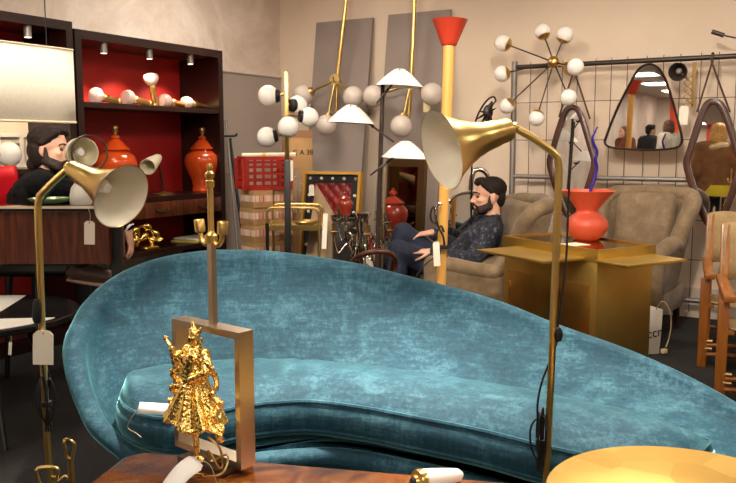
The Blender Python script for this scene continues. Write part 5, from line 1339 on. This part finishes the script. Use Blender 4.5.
def person(label, J, look, headup, clothes, hair_fn, beard=False, voxel=.006, hands=None, shoe='dark', cat='person', sleeve_end=.97, group=None, name='person', skin=None, hair_mat=None, extra=None, kh=1.0):
    g_ = V(J['pelvis']); o = thing(name, label, cat, (g_.x, g_.y, 0), 0, group)
    H = frameM(J['head'], look, headup)
    def body(mb):
        head_prims(mb, H, kh); nk = V(J['neck'])
        mb.cap(nk - V((0, 0, .03)), .056, H @ V((0, -.02, -.06)), .052, 14)
        torso_prims(mb, J)
        for s in 'LR':
            limb(mb, [J['sho'+s], J['elb'+s], J['wri'+s]], [.05, .04, .027]); limb(mb, [J['hip'+s], J['kne'+s], J['ank'+s]], [.085, .056, .04])
            hd = hands[s]; hand_prims(mb, J['wri'+s], hd[0], hd[1], hd[2], hd[3])
            foot_prims(mb, J['ank'+s], J['toe'+s], J.get('footup', (0, 0, 1)))
    bod = link('body', fuse(body, voxel, 2), skin or SKIN, o)
    # eyes
    for s in (-1, 1):
        e = V((s*.031, .0775, .002)) * kh
        MB().ball(H @ e, (.0098*kh,)*3, 12).ball(H @ (e + V((0, .006, -.001))*kh), .0055*kh, 10).build('eye', mat('eye_dark', (86, 62, 50), .25), bod)
    for s in (-1, 1): MB().tube(spline([H @ (V((s*.014, .096, .026))*kh), H @ (V((s*.034, .09, .033))*kh), H @ (V((s*.052, .074, .024))*kh)], 4), .0045*kh, 6).build('eyebrow', hair_mat or HAIR, bod)
    hm = fuse(lambda m: hair_fn(m, H, kh), max(.0045, voxel * .8), 2); link('hair', hm, hair_mat or HAIR, o)
    if beard:
        def bf(mb):
            E = lambda c, r: mb.ball(V(), 1, 14, H @ Matrix.Translation(c) @ Matrix.Diagonal((*r, 1)))
            E((0, .044, -.082), (.053, .051, .038)); E((0, .082, -.104), (.028, .022, .024))
            for s in (-1, 1):
                mb.cap(H @ V((s*.071, .010, .004)), .008, H @ V((s*.066, .014, -.05)), .015); mb.cap(H @ V((s*.060, .008, -.06)), .021, H @ V((s*.040, .062, -.086)), .022); mb.cap(H @ V((s*.056, .03, -.052)), .013, H @ V((s*.042, .07, -.07)), .015); mb.cap(H @ V((s*.004, .102, -.046)), .0065, H @ V((s*.032, .084, -.06)), .0075)
        b = fuse(bf, .005, 2); link('beard', b, mat('beard', (44, 29, 22), .7, 0, .3, 60, .5, 90), o)
    if clothes.get('top'):
        tm, gr, sl = clothes['top']
        def tf(mb):
            torso_prims(mb, J, gr); nk = V(J['neck']); mb.cap(nk - V((0, 0, .05)), .07, nk + (H.translation - nk) * .12, .06, 14)
            for s in 'LR':
                e, w = V(J['elb'+s]), V(J['wri'+s]); limb(mb, [J['sho'+s], e, e.lerp(w, sl)], [.057 + gr, .05 + gr, .033 + gr * .6])
        me = fuse(tf, voxel, 3)
        NS_ = [v.normal.copy() for v in me.vertices]
        for v, nn in zip(me.vertices, NS_):
            v.co += nn * (.006 * mnoise.noise(V((v.co.x*14, v.co.y*14, v.co.z*22))) + .003 * mnoise.noise(v.co * 40))
        tp = link('top', me, tm, o); tp.name = clothes.get('top_name', 'sweater')
    if clothes.get('legs'):
        lm, gr = clothes['legs']
        def lf_(mb):
            pel = V(J['pelvis']); mb.cap(J['hipL'], .095 + gr, J['hipR'], .095 + gr); mb.cap(pel, .11 + gr, pel.lerp(V(J['chest']), .25), .11 + gr)
            for s in 'LR':
                k, a = V(J['kne'+s]), V(J['ank'+s]); limb(mb, [J['hip'+s], k, k.lerp(a, .95)], [.09 + gr, .064 + gr, .052 + gr])
        me = fuse(lf_, voxel, 3)
        NS_ = [v.normal.copy() for v in me.vertices]
        for v, nn in zip(me.vertices, NS_): v.co += nn * (.006 * mnoise.noise(V((v.co.x*18, v.co.y*18, v.co.z*18))))
        tp = link('trousers', me, lm, o)
    sm, ss = clothes.get('shoes', (mat('dark_shoe', (92, 68, 58), .5), mat('pale_sole', (204, 172, 150), .6)))
    for s in 'LR':
        def sf(mb): foot_prims(mb, J['ank'+s], J['toe'+s], J.get('footup', (0, 0, 1)), .009)
        sh = link('shoe', fuse(sf, voxel, 2), sm, o)
        a, t = V(J['ank'+s]), V(J['toe'+s]); u = V(J.get('footup', (0, 0, 1))); d = t - a
        mb = MB(); mb.tube([a - u*.092 - d.normalized()*.06, a - u*.094 + d*.35, a - u*.094 + d*.75, a - u*.09 + d*1.0], [.03, .036, .04, .024], 12, flat=.35)
        mb.build('sole', ss, sh)
    if extra: extra(o, H, bod)
    return o
# --- bearded man behind the desk, in profile towards the shelves
def hair_long(mb, H, k):
    E = lambda c, r: mb.ball(V(), 1, 18, H @ Matrix.Translation(V(c)*k) @ Matrix.Diagonal((r[0]*k, r[1]*k, r[2]*k, 1)))
    E((0, -.028, .05), (.084, .101, .084)); E((0, -.075, -.01), (.075, .05, .08)); E((0, .03, .098), (.062, .05, .028))
    for s in (-1, 1):
        E((s*.062, -.045, -.03), (.026, .05, .07)); mb.cap(H @ (V((s*.05, .058, .088))*k), .02*k, H @ (V((s*.08, -.01, .03))*k), .016*k); E((s*.05, -.075, -.085), (.03, .032, .04))
    E((0, -.08, -.08), (.055, .03, .05))
YM = 4.03
m = lambda x, y, d=0: at(x, y, YM + d)
JL = dict(pelvis=m(24, 238), chest=m(33, 203), neck=m(43, 176), head=m(50.5, 149), shoL=m(36, 183, .19), shoR=m(41, 185, -.17), hipL=m(26, 243, .10), hipR=m(26, 243, -.09),
          elbR=m(90, 198, -.05), wriR=m(127, 228, -.05), elbL=m(70, 199, .12), wriL=m(95, 196, .02), kneR=m(78, 238, -.10), kneL=m(80, 240, .12), ankR=m(82, 262, -.16), toeR=m(112, 268, -.16), ankL=V((m(86, 262).x, YM + .1, .10)), toeL=V((m(120, 262).x, YM + .1, .085)))
JL['kneR'] = m(72, 222, -.12); JL['ankR'] = m(80, 262, -.22); JL['toeR'] = m(110, 266, -.24)
BLACKKNIT = mat('black_knit', (13, 12, 13), .9, 0, .2, 30, .3, 60, spec=.2)
JEANS = mat('blue_denim', (40, 46, 66), .8, 0, .22, 14, .2, 60)
def cuff(o, H, bod):
    a, b = V(JL['wriR']), V(JL['elbR']); d = (a - b).normalized()
    MB().tube([a - d*.03, a + d*.012], [.040, .036], 14).build('shirt_cuff', WHITE, o)
person('bearded man in a black sweater sitting in profile at the wooden desk', JL, (1, -.12, -.06), (0, 0, 1), dict(top=(BLACKKNIT, .012, .95), legs=(mat('dark_trousers', (34, 30, 32), .8, 0, .2, 12), .006)), hair_long, True, .006,
       dict(R=((.22, -.1, -1), (-1, -.1, -.2), 1, .35), L=((1, -.3, -.1), (0, 0, -1), -1, .3)), extra=cuff, kh=.92)
# --- reclining man in the armchair, in profile
def hair_short(mb, H, k):
    E = lambda c, r: mb.ball(V(), 1, 18, H @ Matrix.Translation(V(c)*k) @ Matrix.Diagonal((r[0]*k, r[1]*k, r[2]*k, 1)))
    E((0, -.026, .052), (.081, .098, .080)); E((0, -.07, .0), (.068, .042, .075)); E((0, .045, .103), (.055, .045, .026)); E((0, .072, .092), (.042, .022, .02))
    for s in (-1, 1): mb.cap(H @ (V((s*.055, .05, .085))*k), .016*k, H @ (V((s*.075, -.0, .035))*k), .013*k)
YB = 5.2
r_ = lambda x, y, d=0: at(x, y, YB + d)
JR = dict(pelvis=r_(449, 272, -.0), chest=r_(479, 243, .0), neck=r_(493, 221, .0), head=r_(488.5, 196.5, 0), shoL=r_(490, 232, -.18), shoR=r_(488, 229, .18), hipL=r_(448, 272, -.1), hipR=r_(448, 272, .1),
          elbL=r_(472, 262, -.25), wriL=r_(432, 252, -.17), elbR=r_(462, 250, .22), wriR=r_(432, 233, .05), kneL=r_(399, 250, -.12), kneR=r_(403, 233, .05), ankL=r_(388, 292, -.14), ankR=r_(393, 286, .08))
JR['ankL'] = V((r_(392, 290).x, YB - .15, .10)); JR['toeL'] = JR['ankL'] + V((-.19, -.02, -.01)); JR['ankR'] = V((r_(386, 290).x, YB + .08, .10)); JR['toeR'] = JR['ankR'] + V((-.19, .0, -.01))
KNIT = NT('speckled_knit'); f = KNIT.noise(34, 5, .75); KNIT.l(KNIT.ramp(f, [(.42, (24, 26, 38)), (.56, (46, 48, 60)), (.68, (126, 122, 124))]), KNIT.b.inputs['Base Color']); KNIT.set(Roughness=.9); KNIT.bump(f, .3); KNIT = KNIT.m
NAVY = mat('navy_knit', (30, 32, 48), .9, 0, .15, 20)
person('bearded man in a navy sweater and jeans reclining in the velvet armchair', JR, (-1, -.12, -.03), (.06, 0, 1), dict(top=(KNIT, .012, .93), legs=(JEANS, .008)), hair_short, True, .006,
       dict(L=((-1, .15, .02), (.1, .15, -1), 1, .25), R=((-1, -.25, -.06), (0, .1, -1), -1, .3)))
# --- visitors behind the photographer, seen in the mirrors on the rack
def standing(label, loc, face, kind, tall=1.0):
    f = V((face[0], face[1], 0)).normalized(); r = f.cross(V((0, 0, 1)))
    P = lambda x, y, z: V((loc[0], loc[1], 0)) + (r * x + f * y) * tall + V((0, 0, z * tall))
    J = dict(pelvis=P(0, 0, .93), chest=P(0, .0, 1.24), neck=P(0, -.005, 1.43), head=P(0, .035, 1.555), hipL=P(-.09, 0, .9), hipR=P(.09, 0, .9), shoL=P(-.175, -.01, 1.37), shoR=P(.175, -.01, 1.37),
             elbL=P(-.23, -.02, 1.1), elbR=P(.23, -.02, 1.1), wriL=P(-.215, .1, .88), wriR=P(.17, .2, 1.0) if kind.get('bent') else P(.215, .1, .88), kneL=P(-.1, .02, .5), kneR=P(.1, .02, .5), ankL=P(-.1, -.02, .1), ankR=P(.1, -.02, .1), toeL=P(-.12, .17, .09), toeR=P(.12, .17, .09))
    dn = V((0, 0, -1)); hl = dict(L=(dn + f*.3, r, 1, .3), R=(dn*.4 + f, -r, 1, .4))
    return person(label, J, f, (0, 0, 1), kind['clothes'], kind['hair'], False, .011, hl, hair_mat=kind.get('hm'), extra=kind.get('extra'), kh=tall)
def hair_bob(mb, H, k):
    E = lambda c, r: mb.ball(V(), 1, 18, H @ Matrix.Translation(V(c)*k) @ Matrix.Diagonal((r[0]*k, r[1]*k, r[2]*k, 1)))
    E((0, -.03, .05), (.09, .104, .084)); E((0, -.07, -.03), (.086, .06, .10)); E((0, -.07, -.12), (.075, .045, .06))
    for s in (-1, 1): E((s*.078, -.01, -.04), (.022, .045, .09))
BLOND = mat('blond_hair', (196, 148, 78), .5, 0, .3, 30, .5, 40, stretch=(6, 6, 1)); BROWNH = mat('brown_hair', (84, 54, 34), .5, 0, .3, 30)
SUEDE = mat('brown_suede', (126, 82, 44), .85, 0, .12, 8, .2, 30, sheen=.3); WOOL = mat('cream_shearling', (226, 196, 150), .95, 0, .15, 60, .8, 70)
def collar(o, H, bod):
    mb = MB(); c = H @ V((0, -.03, -.155)); 
    ring = [c + V((math.cos(a)*.115, math.sin(a)*.105, .012*math.sin(a*3))) for a in [2*PI*k/22 for k in range(22)]]
    mb.tube(ring, .04, 10, True); mb.jitter(.012, 40); mb.build('shearling_collar', WOOL, o)
    g = V((o.location.x, o.location.y, 0)); mb = MB(); mb.lathe([(.17, .80), (.20, .80), (.205, .86), (.19, .93), (.17, .93)], 26, Matrix.Translation(g) @ Matrix.Diagonal((1, .75, 1, 1)), cap=False); mb.build('yellow_hem', mat('yellow_knit', (206, 186, 40), .85), o)
    # handbag strap
def coat(c, nm, rough=.85): return dict(top=(mat(nm, c, rough, 0, .12, 10), .03, .93), top_name='coat', legs=(mat('dark_trousers', (34, 30, 32), .8), .008))
wl = onB(717, 165, .24); d_ = (wl - CAM).normalized(); rf = d_ - NB * 2 * d_.dot(NB)
pw = wl + rf * 4.9
standing('blond woman in a brown shearling jacket, her back to the oval mirror', (pw.x, pw.y), (rf.x, rf.y), dict(clothes=dict(top=(SUEDE, .035, .95), top_name='jacket', legs=(mat('dark_trousers', (34, 30, 32), .8), .01)), hair=hair_bob, hm=BLOND, extra=collar), .99)
wl = onB(648, 140, .24); d_ = (wl - CAM).normalized(); rf = d_ - NB * 2 * d_.dot(NB); rs = V((-rf.y, rf.x, 0)).normalized()
CS = 1 if rs.dot(UB) > 0 else -1; CO = .55 * CS
crowd = [(-1.55, 10.6, (118, 62, 40), 'rust_coat', BROWNH, 'visitor in a rust brown coat, first of the crowd in the triangular mirror'), (-.85, 11.2, (34, 34, 40), 'charcoal_coat', HAIR, 'visitor in a charcoal coat beside the rust brown one'), (-.3, 10.4, (216, 206, 190), 'cream_coat', BROWNH, 'visitor in a cream coat in the middle of the crowd'),
         (.35, 11.3, (52, 40, 36), 'umber_coat', HAIR, 'visitor in a dark umber coat next to the cream one'), (.85, 10.5, (70, 66, 72), 'grey_coat', BROWNH, 'visitor in a mid grey coat at the far side of the crowd'), (1.5, 11.4, (26, 26, 34), 'navy_coat', HAIR, 'visitor in a navy coat, last of the crowd in the mirror')]
for i, (x, dd, colr, nm, hm, lab) in enumerate(crowd):
    p = wl + rf * dd + rs * (x * .62 * CS + CO); a = V((rs.x, rs.y, 0)) * (1 if i % 2 else -1) + V((rf.x, rf.y, 0)) * (.9 if i % 3 else -.8)
    standing(lab, (p.x, p.y), (a.x, a.y), dict(clothes=coat(colr, nm), hair=hair_bob if i % 2 == 0 else hair_short, hm=hm), .96 + .03 * (i % 3))
bpy.data.scenes.remove(SCR)
